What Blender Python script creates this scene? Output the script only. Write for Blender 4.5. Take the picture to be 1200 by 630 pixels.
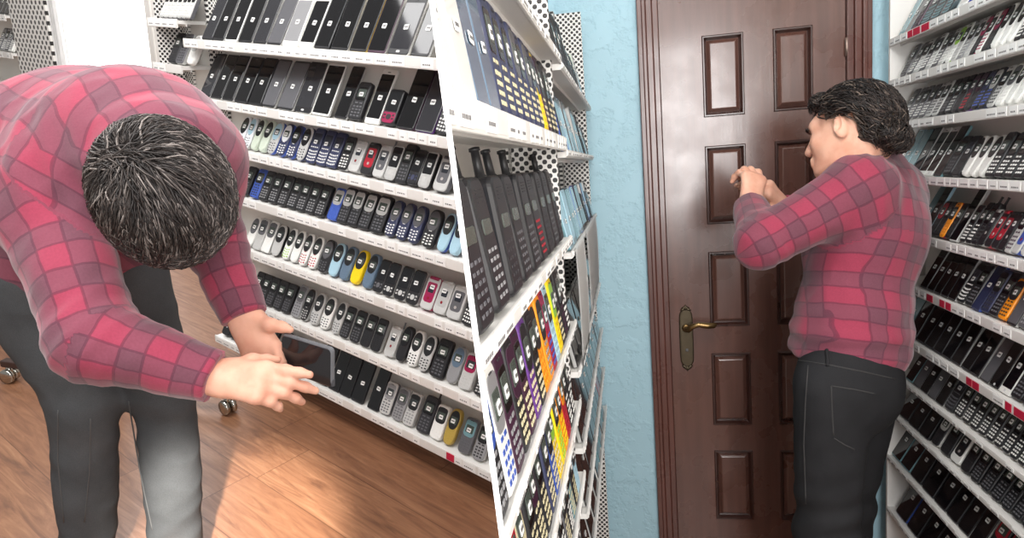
import bpy, bmesh, math, random, time
import numpy as np
from mathutils import Matrix, Vector
random.seed(11)
R = random.random
scene = bpy.context.scene
for o in list(bpy.data.objects):
    bpy.data.objects.remove(o)

# ------------------------------------------------------------------ camera
# The picture is two rooms side by side with a thin white divider board between them.
# Camera frame used for measuring: x right, y down, z forward, metres.
F = 800.0
def nrm(v):
    v = np.array(v, float); return v / np.linalg.norm(v)
def ray(x, y):
    return np.array([(x - 600.0) / F, (y - 315.0) / F, 1.0])
HC = 1.60                                   # camera height over the floor of the door room
dR = nrm([0.16448731, -0.15108464, 0.97473963]); nR = nrm([0.07143392, 0.9874295, 0.1409971])
nR = nrm(nR - dR * (nR @ dR)); cR = np.cross(nR, dR)
hL = nrm([-0.80213541, -0.22858123, 0.55166058]); nL = nrm([-0.04401883, 0.94395559, 0.3271241])
nL = nrm(nL - hL * (nL @ hL)); wL = np.cross(nL, hL)
TO = np.array([cR, dR, -nR])                # camera frame -> world axes
def cw(p):                                  # camera point -> world
    q = TO @ np.asarray(p, float); return np.array([q[0], q[1], q[2] + HC])
def P(px, py, z):
    return cw(ray(px, py) * z)
cam = bpy.data.cameras.new('camera'); camo = bpy.data.objects.new('camera', cam)
scene.collection.objects.link(camo)
cam.sensor_width = 36.0; cam.lens = 36.0 * F / 1200.0; cam.clip_start = 0.02; cam.clip_end = 60
mr = Matrix.Identity(4)
for j, ax in enumerate(([1, 0, 0], [0, -1, 0], [0, 0, -1])):
    a = TO @ np.array(ax, float)
    for i in range(3): mr[i][j] = a[i]
mr[0][3], mr[1][3], mr[2][3] = 0, 0, HC
camo.matrix_world = mr
scene.camera = camo
def basis(ex, ey, ez, org):                 # camera-frame axes and origin -> world matrix
    m = Matrix.Identity(4)
    for j, ax in enumerate((ex, ey, ez)):
        a = TO @ np.asarray(ax, float)
        for i in range(3): m[i][j] = a[i]
    o = cw(org)
    for i in range(3): m[i][3] = o[i]
    return m
ML = basis(-hL, wL, -nL, [0, 0, 0])         # shop room with the wide rack: x along rack, y into wall, z up, camera at 0
MR = Matrix.Translation((0, 0, HC))         # door room: x right, y forward, z up, camera at 0
FL = -1.31                                  # floor of the rack room, in ML
FR = -HC
LIP_W = 1.319                               # lip plane of the wide rack
M_RACK = ML @ Matrix.Translation((0, LIP_W, 0))
KR = 1.09                                   # the right rack stands a little further out than first measured
M_RR = Matrix(((0, 1, 0, 0.77 * KR), (-1, 0, 0, 0), (0, 0, 1, HC), (0, 0, 0, 1)))
M_RL = Matrix(((0, -1, 0, -0.121), (1, 0, 0, 0), (0, 0, 1, HC), (0, 0, 0, 1)))
# divider plane (through the lens): strip from (506,0) to (589,630)
DIV_N = np.cross(ray(506.2, 0), ray(588.8, 630)); DIV_N /= np.linalg.norm(DIV_N)
if DIV_N[0] < 0: DIV_N = -DIV_N
DN = TO @ DIV_N; DC = np.array([0, 0, HC])  # world normal, pointing to the door room

# ------------------------------------------------------------------ world, lights, exposure
scene.view_settings.view_transform = 'Standard'; scene.view_settings.look = 'None'
scene.view_settings.gamma = 1.0; scene.view_settings.use_curve_mapping = False
scene.view_settings.exposure = 0.0
wd = bpy.data.worlds.new('world'); scene.world = wd; wd.use_nodes = True
bg = wd.node_tree.nodes['Background']; bg.inputs[0].default_value = (1.0, 0.98, 0.95, 1); bg.inputs[1].default_value = 0.35
def area(name, M, loc, target, size, power, col=(1, 1, 1), sy=None):
    l = bpy.data.lights.new(name, 'AREA'); l.energy = power; l.color = col; l.size = size
    l.shape = 'RECTANGLE'; l.size_y = sy or size
    o = bpy.data.objects.new(name, l); scene.collection.objects.link(o)
    a, b = M @ Vector(loc), M @ Vector(target)
    o.location = a; o.rotation_euler = (b - a).to_track_quat('-Z', 'Y').to_euler()
    return o
area('ceiling_lamp_rack_room', ML, (-0.9, 0.0, 1.5), (-1.3, 1.0, -0.9), 1.4, 58, (1, 0.985, 0.97))
area('ceiling_lamp_rack_room', ML, (-2.3, 0.4, 1.3), (-2.2, 1.2, -0.9), 1.0, 28, (1, 0.99, 0.98))
area('ceiling_lamp_window_side', ML, (-4.6, 2.0, 1.6), (-4.4, 1.9, -0.9), 0.9, 55, (1, 1, 1))
area('ceiling_lamp_door_room', MR, (0.35, 0.9, 1.25), (0.35, 1.5, -1.0), 0.7, 10, (1, 0.97, 0.93))
area('window_behind_photographer', MR, (0.50, -0.80, 0.22), (0.35, 2.5, 0.0), 0.7, 50, (1, 0.98, 0.97), 1.4)
# low sun through the shop window behind the photographer: a soft patch on legs and floor
sp = bpy.data.lights.new('window_sun', 'SPOT'); sp.energy = 1700; sp.color = (1, 0.95, 0.86); sp.spot_size = math.radians(12)
sp.spot_blend = 0.5; sp.shadow_soft_size = 0.06
spo = bpy.data.objects.new('window_sun', sp); scene.collection.objects.link(spo)
_a = Vector(cw([-0.12, -0.30, -0.80])); _b = Vector(P(272, 640, 1.72))
spo.location = _a; spo.rotation_euler = (_b - _a).to_track_quat('-Z', 'Y').to_euler()

# ------------------------------------------------------------------ materials
def lin(c):
    return tuple(((v / 255) / 12.92 if v / 255 <= 0.04045 else ((v / 255 + 0.055) / 1.055) ** 2.4) for v in c)
MATS = {}
class NT:
    def __init__(s, name):
        s.m = bpy.data.materials.new(name); s.m.use_nodes = True; s.t = s.m.node_tree
        s.b = s.t.nodes['Principled BSDF']
    def n(s, typ, **kw):
        nd = s.t.nodes.new(typ)
        for k, v in kw.items():
            if k.startswith('i_'):
                kk = k[2:]; kk = int(kk) if kk.isdigit() else kk.replace('_', ' ')
                if hasattr(v, 'is_linked') or isinstance(v, bpy.types.NodeSocket): s.t.links.new(v, nd.inputs[kk])
                else: nd.inputs[kk].default_value = v
            else: setattr(nd, k, v)
        return nd
    def math(s, op, a, b=0.0, c=0.0):
        nd = s.n('ShaderNodeMath', operation=op)
        for i, v in enumerate((a, b, c)):
            if isinstance(v, bpy.types.NodeSocket): s.t.links.new(v, nd.inputs[i])
            else: nd.inputs[i].default_value = v
        return nd.outputs[0]
    def mix(s, f, a, b):
        nd = s.n('ShaderNodeMix', data_type='RGBA')
        for i, v in ((0, f), (6, a), (7, b)):
            if isinstance(v, bpy.types.NodeSocket): s.t.links.new(v, nd.inputs[i])
            else: nd.inputs[i].default_value = v if i == 0 else (*v[:3], 1)
        return nd.outputs[2]
    def link(s, a, b): s.t.links.new(a, b)
    def ramp(s, f, stops):
        nd = s.n('ShaderNodeValToRGB'); s.link(f, nd.inputs[0]); e = nd.color_ramp.elements
        while len(e) < len(stops): e.new(0.5)
        for el, (p, c) in zip(e, stops): el.position = p; el.color = (*c, 1)
        return nd.outputs[0]
def mat(rgb, rough=0.5, metal=0.0, spec=0.5, var=0.06, scale=30.0, name='paint', coat=0.0):
    key = (tuple(rgb), rough, metal, spec, var, scale, coat)
    if key in MATS: return MATS[key]
    t = NT(name); c = lin(rgb)
    no = t.n('ShaderNodeTexNoise', i_Scale=scale, i_Detail=3.0)
    tc = t.n('ShaderNodeTexCoord'); t.link(tc.outputs['Object'], no.inputs['Vector'])
    col = t.mix(no.outputs[0], tuple(v * (1 - var) for v in c), tuple(min(1, v * (1 + var)) for v in c))
    t.link(col, t.b.inputs['Base Color'])
    t.b.inputs['Roughness'].default_value = rough; t.b.inputs['Metallic'].default_value = metal
    t.b.inputs['Specular IOR Level'].default_value = spec
    t.b.inputs['Coat Weight'].default_value = coat
    MATS[key] = t.m; return t.m
def emis(rgb, s, name):
    t = NT(name); t.b.inputs['Base Color'].default_value = (*lin(rgb), 1)
    t.b.inputs['Emission Color'].default_value = (*lin(rgb), 1); t.b.inputs['Emission Strength'].default_value = s
    return t.m
WHITE = mat((228, 226, 222), 0.45, name='white_enamel', var=0.02, scale=6)
PANEL = mat((226, 222, 216), 0.6, name='white_board', var=0.03, scale=3)
PAPER = mat((240, 240, 238), 0.7, name='paper', var=0.01)
INK = mat((104, 102, 102), 0.7, name='ink')
REDTAG = mat((196, 30, 66), 0.6, name='red_tag')
CHROME = mat((190, 188, 180), 0.18, 1.0, name='chrome')
BLACKP = mat((24, 24, 26), 0.4, name='black_plastic')
DIVM = mat((252, 252, 252), 0.6, name='divider_white', var=0.0)
def peg_mat(a, b, pitch=0.020, rad=0.0046, name='pegboard'):
    t = NT(name); tc = t.n('ShaderNodeTexCoord'); sx = t.n('ShaderNodeSeparateXYZ'); t.link(tc.outputs['Object'], sx.inputs[0])
    u = t.math('DIVIDE', sx.outputs[a], pitch); v = t.math('DIVIDE', sx.outputs[b], pitch * 0.5)
    row = t.math('FLOOR', v); odd = t.math('MULTIPLY', t.math('FLOORED_MODULO', row, 2.0), 0.5)
    fu = t.math('SUBTRACT', t.math('FLOORED_MODULO', t.math('ADD', u, odd), 1.0), 0.5)
    fv = t.math('MULTIPLY', t.math('SUBTRACT', t.math('FLOORED_MODULO', v, 1.0), 0.5), 0.5)
    d = t.math('SQRT', t.math('ADD', t.math('MULTIPLY', fu, fu), t.math('MULTIPLY', fv, fv)))
    hole = t.math('LESS_THAN', d, rad / pitch)
    t.link(t.mix(hole, lin((228, 226, 222)), lin((38, 36, 36))), t.b.inputs['Base Color'])
    t.b.inputs['Roughness'].default_value = 0.5
    return t.m
PEG_XZ = peg_mat(0, 2); PEG_YZ = peg_mat(1, 2, 0.018, 0.0048, 'pegboard_flange')
PEG_BIG = peg_mat(0, 2, 0.042, 0.0092, 'pegboard_wide')
PEG_FINE = peg_mat(0, 2, 0.0155, 0.0039, 'pegboard_fine')

def wall_mat(rgb, bump, name):
    t = NT(name); tc = t.n('ShaderNodeTexCoord')
    n1 = t.n('ShaderNodeTexNoise', i_Scale=16.0, i_Detail=6.0, i_Roughness=0.6); t.link(tc.outputs['Object'], n1.inputs['Vector'])
    n2 = t.n('ShaderNodeTexVoronoi', i_Scale=20.0); t.link(tc.outputs['Object'], n2.inputs['Vector'])
    c = lin(rgb)
    t.link(t.mix(n1.outputs[0], tuple(v * 0.94 for v in c), tuple(min(1, v * 1.05) for v in c)), t.b.inputs['Base Color'])
    r = t.ramp(n1.outputs[0], [(0.46, (0, 0, 0)), (0.56, (1, 1, 1))])
    bp = t.n('ShaderNodeBump', i_Strength=bump, i_Distance=0.012); t.link(r, bp.inputs['Height']); t.link(bp.outputs[0], t.b.inputs['Normal'])
    t.b.inputs['Roughness'].default_value = 0.55
    return t.m
BLUEWALL = wall_mat((170, 206, 219), 0.30, 'blue_plaster')
WHITEWALL = wall_mat((232, 230, 226), 0.06, 'white_plaster')

def wood_floor():
    t = NT('laminate_planks'); tc = t.n('ShaderNodeTexCoord'); sx = t.n('ShaderNodeSeparateXYZ'); t.link(tc.outputs['Object'], sx.inputs[0])
    X, Y = sx.outputs[0], sx.outputs[1]
    pw, pl = 0.195, 1.25
    r = t.math('FLOOR', t.math('DIVIDE', Y, pw)); off = t.math('MULTIPLY', t.math('FRACT', t.math('MULTIPLY', t.math('SINE', t.math('MULTIPLY', r, 12.9898)), 43758.5)), pl)
    xx = t.math('DIVIDE', t.math('ADD', X, off), pl); cx = t.math('FLOOR', xx)
    idx = t.math('ADD', t.math('MULTIPLY', r, 7.13), t.math('MULTIPLY', cx, 3.71))
    cv = t.n('ShaderNodeCombineXYZ'); t.link(t.math('MULTIPLY', X, 1.6), cv.inputs[0]); t.link(t.math('MULTIPLY', Y, 14.0), cv.inputs[1]); t.link(idx, cv.inputs[2])
    g = t.n('ShaderNodeTexNoise', i_Scale=2.2, i_Detail=7.0, i_Roughness=0.62, i_Distortion=1.6); t.link(cv.outputs[0], g.inputs['Vector'])
    col = t.ramp(g.outputs[0], [(0.28, lin((100, 68, 50))), (0.45, lin((132, 91, 66))), (0.6, lin((152, 109, 81))), (0.78, lin((174, 132, 100)))])
    rv = t.math('FRACT', t.math('MULTIPLY', t.math('SINE', t.math('MULTIPLY', idx, 78.233)), 4375.5))
    col = t.mix(t.math('MULTIPLY', rv, 0.35), col, lin((122, 80, 56)))
    fy = t.math('FRACT', t.math('DIVIDE', Y, pw)); fx = t.math('FRACT', xx)
    seam = t.math('MAXIMUM', t.math('LESS_THAN', fy, 0.014), t.math('LESS_THAN', fx, 0.0022))
    col = t.mix(t.math('MULTIPLY', seam, 0.6), col, lin((70, 40, 24)))
    t.link(col, t.b.inputs['Base Color'])
    t.link(t.ramp(g.outputs[0], [(0.3, (0.42,) * 3), (0.7, (0.3,) * 3)]), t.b.inputs['Roughness'])
    return t.m
FLOORM = wood_floor()
def door_mat(rgb, name, rough=0.3):
    t = NT(name); tc = t.n('ShaderNodeTexCoord'); mp = t.n('ShaderNodeMapping'); t.link(tc.outputs['Object'], mp.inputs[0])
    mp.inputs['Scale'].default_value = (22, 22, 1.6)
    g = t.n('ShaderNodeTexNoise', i_Scale=2.0, i_Detail=6.0, i_Roughness=0.6); t.link(mp.outputs[0], g.inputs['Vector'])
    c = lin(rgb)
    t.link(t.ramp(g.outputs[0], [(0.3, tuple(v * 0.78 for v in c)), (0.7, tuple(v * 1.18 for v in c))]), t.b.inputs['Base Color'])
    n2 = t.n('ShaderNodeTexNoise', i_Scale=7.0, i_Detail=4.0); t.link(tc.outputs['Object'], n2.inputs['Vector'])
    t.link(t.ramp(n2.outputs[0], [(0.35, (rough - 0.05,) * 3), (0.65, (rough + 0.14,) * 3)]), t.b.inputs['Roughness'])
    t.b.inputs['Coat Weight'].default_value = .8; t.b.inputs['Coat Roughness'].default_value = .2
    bp = t.n('ShaderNodeBump', i_Strength=0.12, i_Distance=0.004); t.link(g.outputs[0], bp.inputs['Height']); t.link(bp.outputs[0], t.b.inputs['Normal'])
    return t.m
DOORM = door_mat((98, 66, 57), 'brown_varnished_wood', 0.25)
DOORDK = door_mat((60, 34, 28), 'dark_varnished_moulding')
FRAMEM = door_mat((92, 54, 46), 'red_brown_casing')

# ------------------------------------------------------------------ mesh helpers
COL = scene.collection
def obj(name, bm, mats, parent=None, M=None):
    me = bpy.data.meshes.new(name)
    if isinstance(bm, bmesh.types.BMesh):
        bm.normal_update(); bm.to_mesh(me); bm.free()
    else:
        me = bm
    if not isinstance(mats, (list, tuple)): mats = [mats]
    if not len(me.materials):
        for m in mats: me.materials.append(m)
    o = bpy.data.objects.new(name, me); COL.objects.link(o)
    if parent is not None: o.parent = parent
    if M is not None: o.matrix_local = M
    return o
def empty(name, M, label=None, cat=None, group=None, kind=None):
    o = bpy.data.objects.new(name, None); o.empty_display_size = 0.05; COL.objects.link(o); o.matrix_world = M
    return tag(o, label, cat, group, kind)
def tag(o, label=None, cat=None, group=None, kind=None):
    if label: o['label'] = label
    if cat: o['category'] = cat
    if group: o['group'] = group
    if kind: o['kind'] = kind
    return o
def box(bm, x0, x1, y0, y1, z0, z1, mi=0, M=None, bev=0.0):
    vs = [bm.verts.new((x, y, z)) for x in (x0, x1) for y in (y0, y1) for z in (z0, z1)]
    fs = []
    for q in ((0, 1, 3, 2), (4, 6, 7, 5), (0, 4, 5, 1), (2, 3, 7, 6), (0, 2, 6, 4), (1, 5, 7, 3)):
        f = bm.faces.new([vs[i] for i in q]); f.material_index = mi; fs.append(f)
    if bev:
        es = list({e for f in fs for e in f.edges})
        r = bmesh.ops.bevel(bm, geom=es, offset=bev, segments=2, affect='EDGES', profile=0.5)
        for f in r['faces']: f.material_index = mi
    if M is not None: bmesh.ops.transform(bm, matrix=M, verts=[v for v in vs if v.is_valid])
    return vs
def loops(bm, rings, mi=0, cap0=True, cap1=True, mis=None, smooth=True):
    rv = [[bm.verts.new(p) for p in r] for r in rings]; n = len(rv[0])
    for k in range(len(rv) - 1):
        for i in range(n):
            f = bm.faces.new((rv[k][i], rv[k][(i + 1) % n], rv[k + 1][(i + 1) % n], rv[k + 1][i]))
            f.material_index = mis[k] if mis else mi; f.smooth = smooth
    if cap0:
        f = bm.faces.new(list(reversed(rv[0]))); f.material_index = mis[0] if mis else mi
    if cap1:
        f = bm.faces.new(rv[-1]); f.material_index = mis[-1] if mis else mi
    return rv
def tube(bm, pts, radii, n=8, mi=0, cap=True):
    pts = [Vector(p) for p in pts]; rings = []
    if not hasattr(radii, '__len__'): radii = [radii] * len(pts)
    up = Vector((0, 0, 1)); prev = None
    for i, p in enumerate(pts):
        t = (pts[min(i + 1, len(pts) - 1)] - pts[max(i - 1, 0)]).normalized()
        if prev is None:
            a = t.cross(up)
            if a.length < 1e-3: a = t.cross(Vector((1, 0, 0)))
        else: a = prev - t * prev.dot(t)
        a.normalize(); prev = a; b = t.cross(a)
        rings.append([p + (a * math.cos(2 * math.pi * k / n) + b * math.sin(2 * math.pi * k / n)) * radii[i] for k in range(n)])
    loops(bm, rings, mi, cap, cap)
def lathe(bm, prof, n=16, mi=0, M=None):
    rings = [[Vector((r * math.cos(2 * math.pi * k / n), r * math.sin(2 * math.pi * k / n), z)) for k in range(n)] for r, z in prof]
    if M is not None: rings = [[M @ p for p in r] for r in rings]
    loops(bm, rings, mi)
def wm(o):
    m = o.matrix_basis.copy()
    return wm(o.parent) @ m if o.parent else m
def cut(o, side):
    """keep only what lies on one side of the divider board (side -1: rack room, +1: door room)"""
    mw = wm(o); inv = mw.inverted()
    co = inv @ Vector(DC + DN * 0.0018 * side); no = (mw.to_3x3().transposed() @ Vector(DN)) * side
    bm = bmesh.new(); bm.from_mesh(o.data)
    g = bm.verts[:] + bm.edges[:] + bm.faces[:]
    r = bmesh.ops.bisect_plane(bm, geom=g, plane_co=co, plane_no=no, clear_inner=True)
    ed = [e for e in r['geom_cut'] if isinstance(e, bmesh.types.BMEdge)]
    if ed:
        try: bmesh.ops.holes_fill(bm, edges=ed, sides=0)
        except Exception: pass
    me = bpy.data.meshes.new(o.data.name)
    for m in o.data.materials: me.materials.append(m)
    bm.to_mesh(me); bm.free(); o.data = me
    return len(me.polygons)
def side_range(o, M=None):
    mw = M if M is not None else o.matrix_world
    d = [float(np.array(mw @ Vector(c)) @ DN - DC @ DN) for c in o.bound_box]
    return min(d), max(d)

# ================================================================== SETTING
def struct(o, name=None):
    o['kind'] = 'structure'; return o
# divider board between the two rooms
def divider():
    u = nrm(ray(588.75, 630) - ray(506.25, 0)); D = nrm(ray(546, 305)); t = 6.5 * 0.35 / F / 2
    near = ray(546, 305) * 0.35; D = nrm(D - u * (D @ u)); near = near
    bm = bmesh.new(); vs = []
    for s in (-1, 1):
        for (a, b) in ((0, -1.1), (0, 1.25), (4.2, 1.25), (4.2, -1.6)):
            vs.append(bm.verts.new(cw(near + D * a + u * b + DIV_N * t * s)))
    for q in ((0, 1, 2, 3), (7, 6, 5, 4), (0, 4, 5, 1), (1, 5, 6, 2), (2, 6, 7, 3), (3, 7, 4, 0)): bm.faces.new([vs[i] for i in q])
    bmesh.ops.recalc_face_normals(bm, faces=bm.faces)
    return struct(obj('wall_divider', bm, DIVM))
divider()
def slab(name, M, b, m, side=None):
    bm = bmesh.new(); box(bm, *b); o = obj(name, bm, m, None, M); struct(o)
    if side: cut(o, side)
    return o
slab('floor', ML, (-8.6, 0.2, -0.9, 2.65, FL - 0.05, FL), FLOORM, -1)
slab('wall_back', ML, (-2.42, 0.2, 1.44, 1.5, FL, 1.5), WHITEWALL, -1)
slab('wall_return', ML, (-2.42, -2.36, 1.5, 2.65, FL, 1.5), WHITEWALL)
slab('wall_back_far_left', ML, (-8.6, -6.95, 2.6, 2.66, FL, 1.6), WHITEWALL)
slab('wall_back_far_right', ML, (-5.1, -2.42, 2.6, 2.66, FL, 1.6), WHITEWALL)
slab('wall_back_below', ML, (-6.95, -5.1, 2.6, 2.66, FL, -0.75), WHITEWALL)
slab('wall_left', ML, (-8.66, -8.6, -0.9, 2.66, FL, 1.6), WHITEWALL)
slab('baseboard_back', ML, (-5.1, -2.42, 2.585, 2.6, FL, FL + 0.08), WHITE)
# window: frame, mullion, bright pane
w1 = empty('window_1', ML @ Matrix.Translation((-6.02, 2.6, 0)), kind='structure')
bm = bmesh.new()
for b in ((-.93, -.86, -.01, .05, -.75, 1.6), (.86, .93, -.01, .05, -.75, 1.6), (-.93, .93, -.01, .05, 1.52, 1.6), (-.93, .93, -.01, .05, -.75, -.68), (-.58, -.53, 0, .04, -.7, 1.55)):
    box(bm, *b)
obj('window_frame', bm, WHITE, w1)
bm = bmesh.new(); box(bm, -.9, .9, .042, .046, -.74, 1.58)
obj('window_pane', bm, emis((255, 255, 255), 1.9, 'daylight_pane'), w1)
# sheer curtain with folds
def curtain(name, x0, x1, label):
    bm = bmesh.new(); n = 60; rows = []
    for z in (1.55, 0.6, -0.3, -1.2):
        rows.append([bm.verts.new((x0 + (x1 - x0) * i / n, 2.54 + 0.02 * math.sin(i * 0.9) + 0.005 * math.sin(i * 2.3 + z), z)) for i in range(n + 1)])
    for a, b in zip(rows, rows[1:]):
        for i in range(n):
            f = bm.faces.new((a[i], a[i + 1], b[i + 1], b[i])); f.smooth = True
    bmesh.ops.solidify(bm, geom=bm.faces[:], thickness=0.0015)
    return tag(obj(name, bm, mat((244, 243, 242), 0.8, name='sheer_fabric', var=0.02), None, ML), label, 'curtain')
curtain('curtain', -6.98, -6.45, 'white sheer curtain gathered at the left side of the bright window')

# door room shell
slab('floor_2', MR, (-0.3, 1.05, 0.3, 2.6, FR - 0.05, FR), FLOORM, 1)
slab('wall_far_left', MR, (-0.30, 0.06, 2.53, 2.6, FR, 1.2), BLUEWALL, None)
slab('wall_far_right', MR, (0.812, 1.05, 2.53, 2.6, FR, 1.2), BLUEWALL, None)
slab('wall_far_above', MR, (0.06, 0.812, 2.53, 2.6, 0.72, 1.2), BLUEWALL, None)
slab('wall_right', MR, (0.972, 1.05, -0.8, 2.53, FR, 1.2), mat((214, 206, 196), 0.7, name='cream_wall', scale=4), None)
slab('wall_left_2', MR, (-0.30, -0.256, 0.3, 2.53, FR, 1.2), BLUEWALL, 1)

# ------------------------------------------------------------------ the door
DY = 2.53
def door():
    r = empty('door_1', MR @ Matrix.Translation((0.435, DY, FR)), kind='structure')
    z0 = -FR
    def X(x): return x - 0.435
    # casing: stepped profile, both sides and top
    for nm, x0, x1, s in (('door_casing', 0.055, 0.128, 1), ('door_casing', 0.742, 0.815, -1)):
        bm = bmesh.new()
        xs = [(0.0, 0.018, -0.028), (0.016, 0.030, -0.034), (0.030, 0.052, -0.022), (0.052, 0.073, -0.012)]
        for a, b, y in xs:
            lo, hi = (x0 + a, x0 + b) if s == 1 else (x1 - b, x1 - a)
            box(bm, X(lo), X(hi), y, 0.05, 0.0, 2.32 + (0.073 - a), bev=0.003)
        obj(nm, bm, FRAMEM, r)
    bm = bmesh.new()
    for a, b, y in xs: box(bm, X(0.055), X(0.815), y, 0.05, 2.32 + 0.073 - b, 2.32 + 0.073 - a, bev=0.003)
    obj('door_casing', bm, FRAMEM, r)
    # leaf with recessed raised panels
    bm = bmesh.new(); Y0 = 0.006
    cols = ((0.273, 0.412), (0.508, 0.637)); tops = [0.416 - 0.3775 * k for k in range(5)]
    xs = [0.13, 0.273, 0.412, 0.508, 0.637, 0.740]
    zs = sorted({-1.595, 0.715} | {t for t in tops} | {t - 0.277 for t in tops})
    isp = lambda xa, za: any(abs(xa - c[0]) < 1e-6 for c in cols) and any(abs(za - (t - 0.277)) < 1e-6 for t in tops)
    panels = []
    for i in range(len(xs) - 1):
        for k in range(len(zs) - 1):
            if isp(xs[i], zs[k]): panels.append((xs[i], xs[i + 1], zs[k], zs[k + 1])); continue
            vs = [bm.verts.new((X(x), Y0, z + z0)) for x, z in ((xs[i], zs[k]), (xs[i + 1], zs[k]), (xs[i + 1], zs[k + 1]), (xs[i], zs[k + 1]))]
            bm.faces.new(vs)
    bmesh.ops.remove_doubles(bm, verts=bm.verts, dist=1e-5)
    box(bm, X(0.13), X(0.742), Y0 + 0.03, 0.05, -1.595 + z0, 0.715 + z0)
    leaf = obj('door_leaf', bm, DOORM, r)
    for (xa, xb, za, zb) in panels:
        bm = bmesh.new()
        def ring(d, y): return [(X(xa) + d, y, za + z0 + d), (X(xb) - d, y, za + z0 + d), (X(xb) - d, y, zb + z0 - d), (X(xa) + d, y, zb + z0 - d)]
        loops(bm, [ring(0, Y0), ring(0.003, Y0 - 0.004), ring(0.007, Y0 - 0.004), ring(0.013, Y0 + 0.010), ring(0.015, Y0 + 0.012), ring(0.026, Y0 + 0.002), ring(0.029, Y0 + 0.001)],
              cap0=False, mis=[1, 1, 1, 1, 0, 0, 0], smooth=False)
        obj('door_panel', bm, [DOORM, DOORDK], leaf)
    # hinge
    bm = bmesh.new(); lathe(bm, [(0.001, 0), (0.007, 0.002), (0.007, 0.06), (0.001, 0.064)], 10, M=Matrix.Translation((X(0.742), -0.004, z0 + 0.30)))
    obj('hinge', bm, mat((150, 130, 120), 0.35, 0.8, name='hinge_metal'), r)
    # handle plate and lever
    brass = mat((128, 104, 68), 0.3, 0.9, name='antique_brass'); plate = mat((92, 82, 66), 0.42, 0.8, name='bronze_plate', var=0.2, scale=60)
    bm = bmesh.new(); hx = X(0.186); zc = 0.485
    prof = []
    for i in range(40):
        a = 2 * math.pi * i / 40; c, s = math.cos(a), math.sin(a)
        x = 0.025 * (abs(c) ** 0.35) * (1 if c >= 0 else -1); z = 0.117 * (abs(s) ** 0.5) * (1 if s >= 0 else -1)
        if abs(z) > 0.09: x *= 0.86 + 0.16 * math.cos((abs(z) - 0.09) * 200)
        prof.append((x, z))
    def rg(k, y): return [(hx + x * k, y, z0 - 0.655 + 0.0 + 0.0 + z * (1 - (1 - k) * 0.2) + 0.0) for x, z in prof]
    loops(bm, [rg(1, Y0), rg(1, Y0 - 0.004), rg(0.8, Y0 - 0.007), rg(0.72, Y0 - 0.0055)], smooth=True)
    for sgn in (-1, 1):       # leaf ornaments at both ends
        for k in range(5):
            a = (k - 2) * 0.6
            M = Matrix.Translation((hx + 0.011 * math.sin(a), Y0 - 0.006, z0 - 0.655 + sgn * (0.104 + 0.011 * math.cos(a)))) @ Matrix.Rotation(-a * sgn, 4, 'Y')
            lathe(bm, [(0.0005, -0.011), (0.0045, -0.004), (0.005, 0.003), (0.0005, 0.011)], 6, M=M @ Matrix.Diagonal((1, 0.7, 1, 1)))
    h = obj('handle_plate', bm, plate, r)
    bm = bmesh.new(); zl = z0 - 0.603
    tube(bm, [(hx, Y0 - 0.004, zl - 0.014), (hx, Y0 - 0.03, zl - 0.014), (hx + 0.004, Y0 - 0.046, zl - 0.012), (hx + 0.018, Y0 - 0.052, zl + 0.002), (hx + 0.04, Y0 - 0.052, zl + 0.009), (hx + 0.07, Y0 - 0.052, zl + 0.004), (hx + 0.095, Y0 - 0.052, zl + 0.004), (hx + 0.104, Y0 - 0.05, zl + 0.009)],
         [0.010, 0.009, 0.010, 0.010, 0.0095, 0.0115, 0.010, 0.004], 12)
    lathe(bm, [(0.016, 0), (0.015, 0.006), (0.009, 0.008)], 14, M=Matrix.Translation((hx, Y0 - 0.005, zl - 0.014)) @ Matrix.Rotation(math.pi / 2, 4, 'X'))
    for f in bm.faces: f.smooth = True
    obj('lever', bm, brass, h)
    bm = bmesh.new(); lathe(bm, [(0.0005, 0), (0.006, 0), (0.006, 0.003), (0.0005, 0.003)], 12, M=Matrix.Translation((hx, Y0 - 0.0065, z0 - 0.70)) @ Matrix.Rotation(math.pi / 2, 4, 'X'))
    obj('keyhole', bm, INK, h)
door()

# ================================================================== PHONES
def rrect(w, h, rt, rb, n=5):
    """outline counter-clockwise seen from the front (x, z), bottom at z=0"""
    pts = []
    for cx, cz, r, a0 in ((w / 2 - rb, rb, rb, -90), (w / 2 - rt, h - rt, rt, 0), (-w / 2 + rt, h - rt, rt, 90), (-w / 2 + rb, rb, rb, 180)):
        for k in range(n + 1):
            a = math.radians(a0 + 90 * k / n); pts.append((cx + r * math.cos(a), cz + r * math.sin(a)))
    return pts
def ovalpts(w, h, p=2.6, n=28):
    return [(w / 2 * abs(math.cos(a)) ** (2 / p) * (1 if math.cos(a) >= 0 else -1), h / 2 + h / 2 * abs(math.sin(a)) ** (2 / p) * (1 if math.sin(a) >= 0 else -1)) for a in (2 * math.pi * k / n - math.pi / 2 for k in range(n))]
def scl(pts, d, h):
    w = max(p[0] for p in pts); kx = 1 - d / w; kz = 1 - 2 * d / h
    return [(x * kx, h / 2 + (z - h / 2) * kz) for x, z in pts]
def plate(bm, pts, y0, y1, mi=0, bev=0.0008, dx=0, dz=0):
    h = max(p[1] for p in pts); h0 = min(p[1] for p in pts)
    cx, cz = 0, (h + h0) / 2; w = max(p[0] for p in pts)
    ins = [(x * (1 - bev / w), cz + (z - cz) * (1 - 2 * bev / (h - h0))) for x, z in pts]
    loops(bm, [[(x + dx, y1, z + dz) for x, z in reversed(pts)], [(x + dx, y0 + bev, z + dz) for x, z in reversed(pts)], [(x + dx, y0, z + dz) for x, z in reversed(ins)]], mi, smooth=False)
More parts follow.
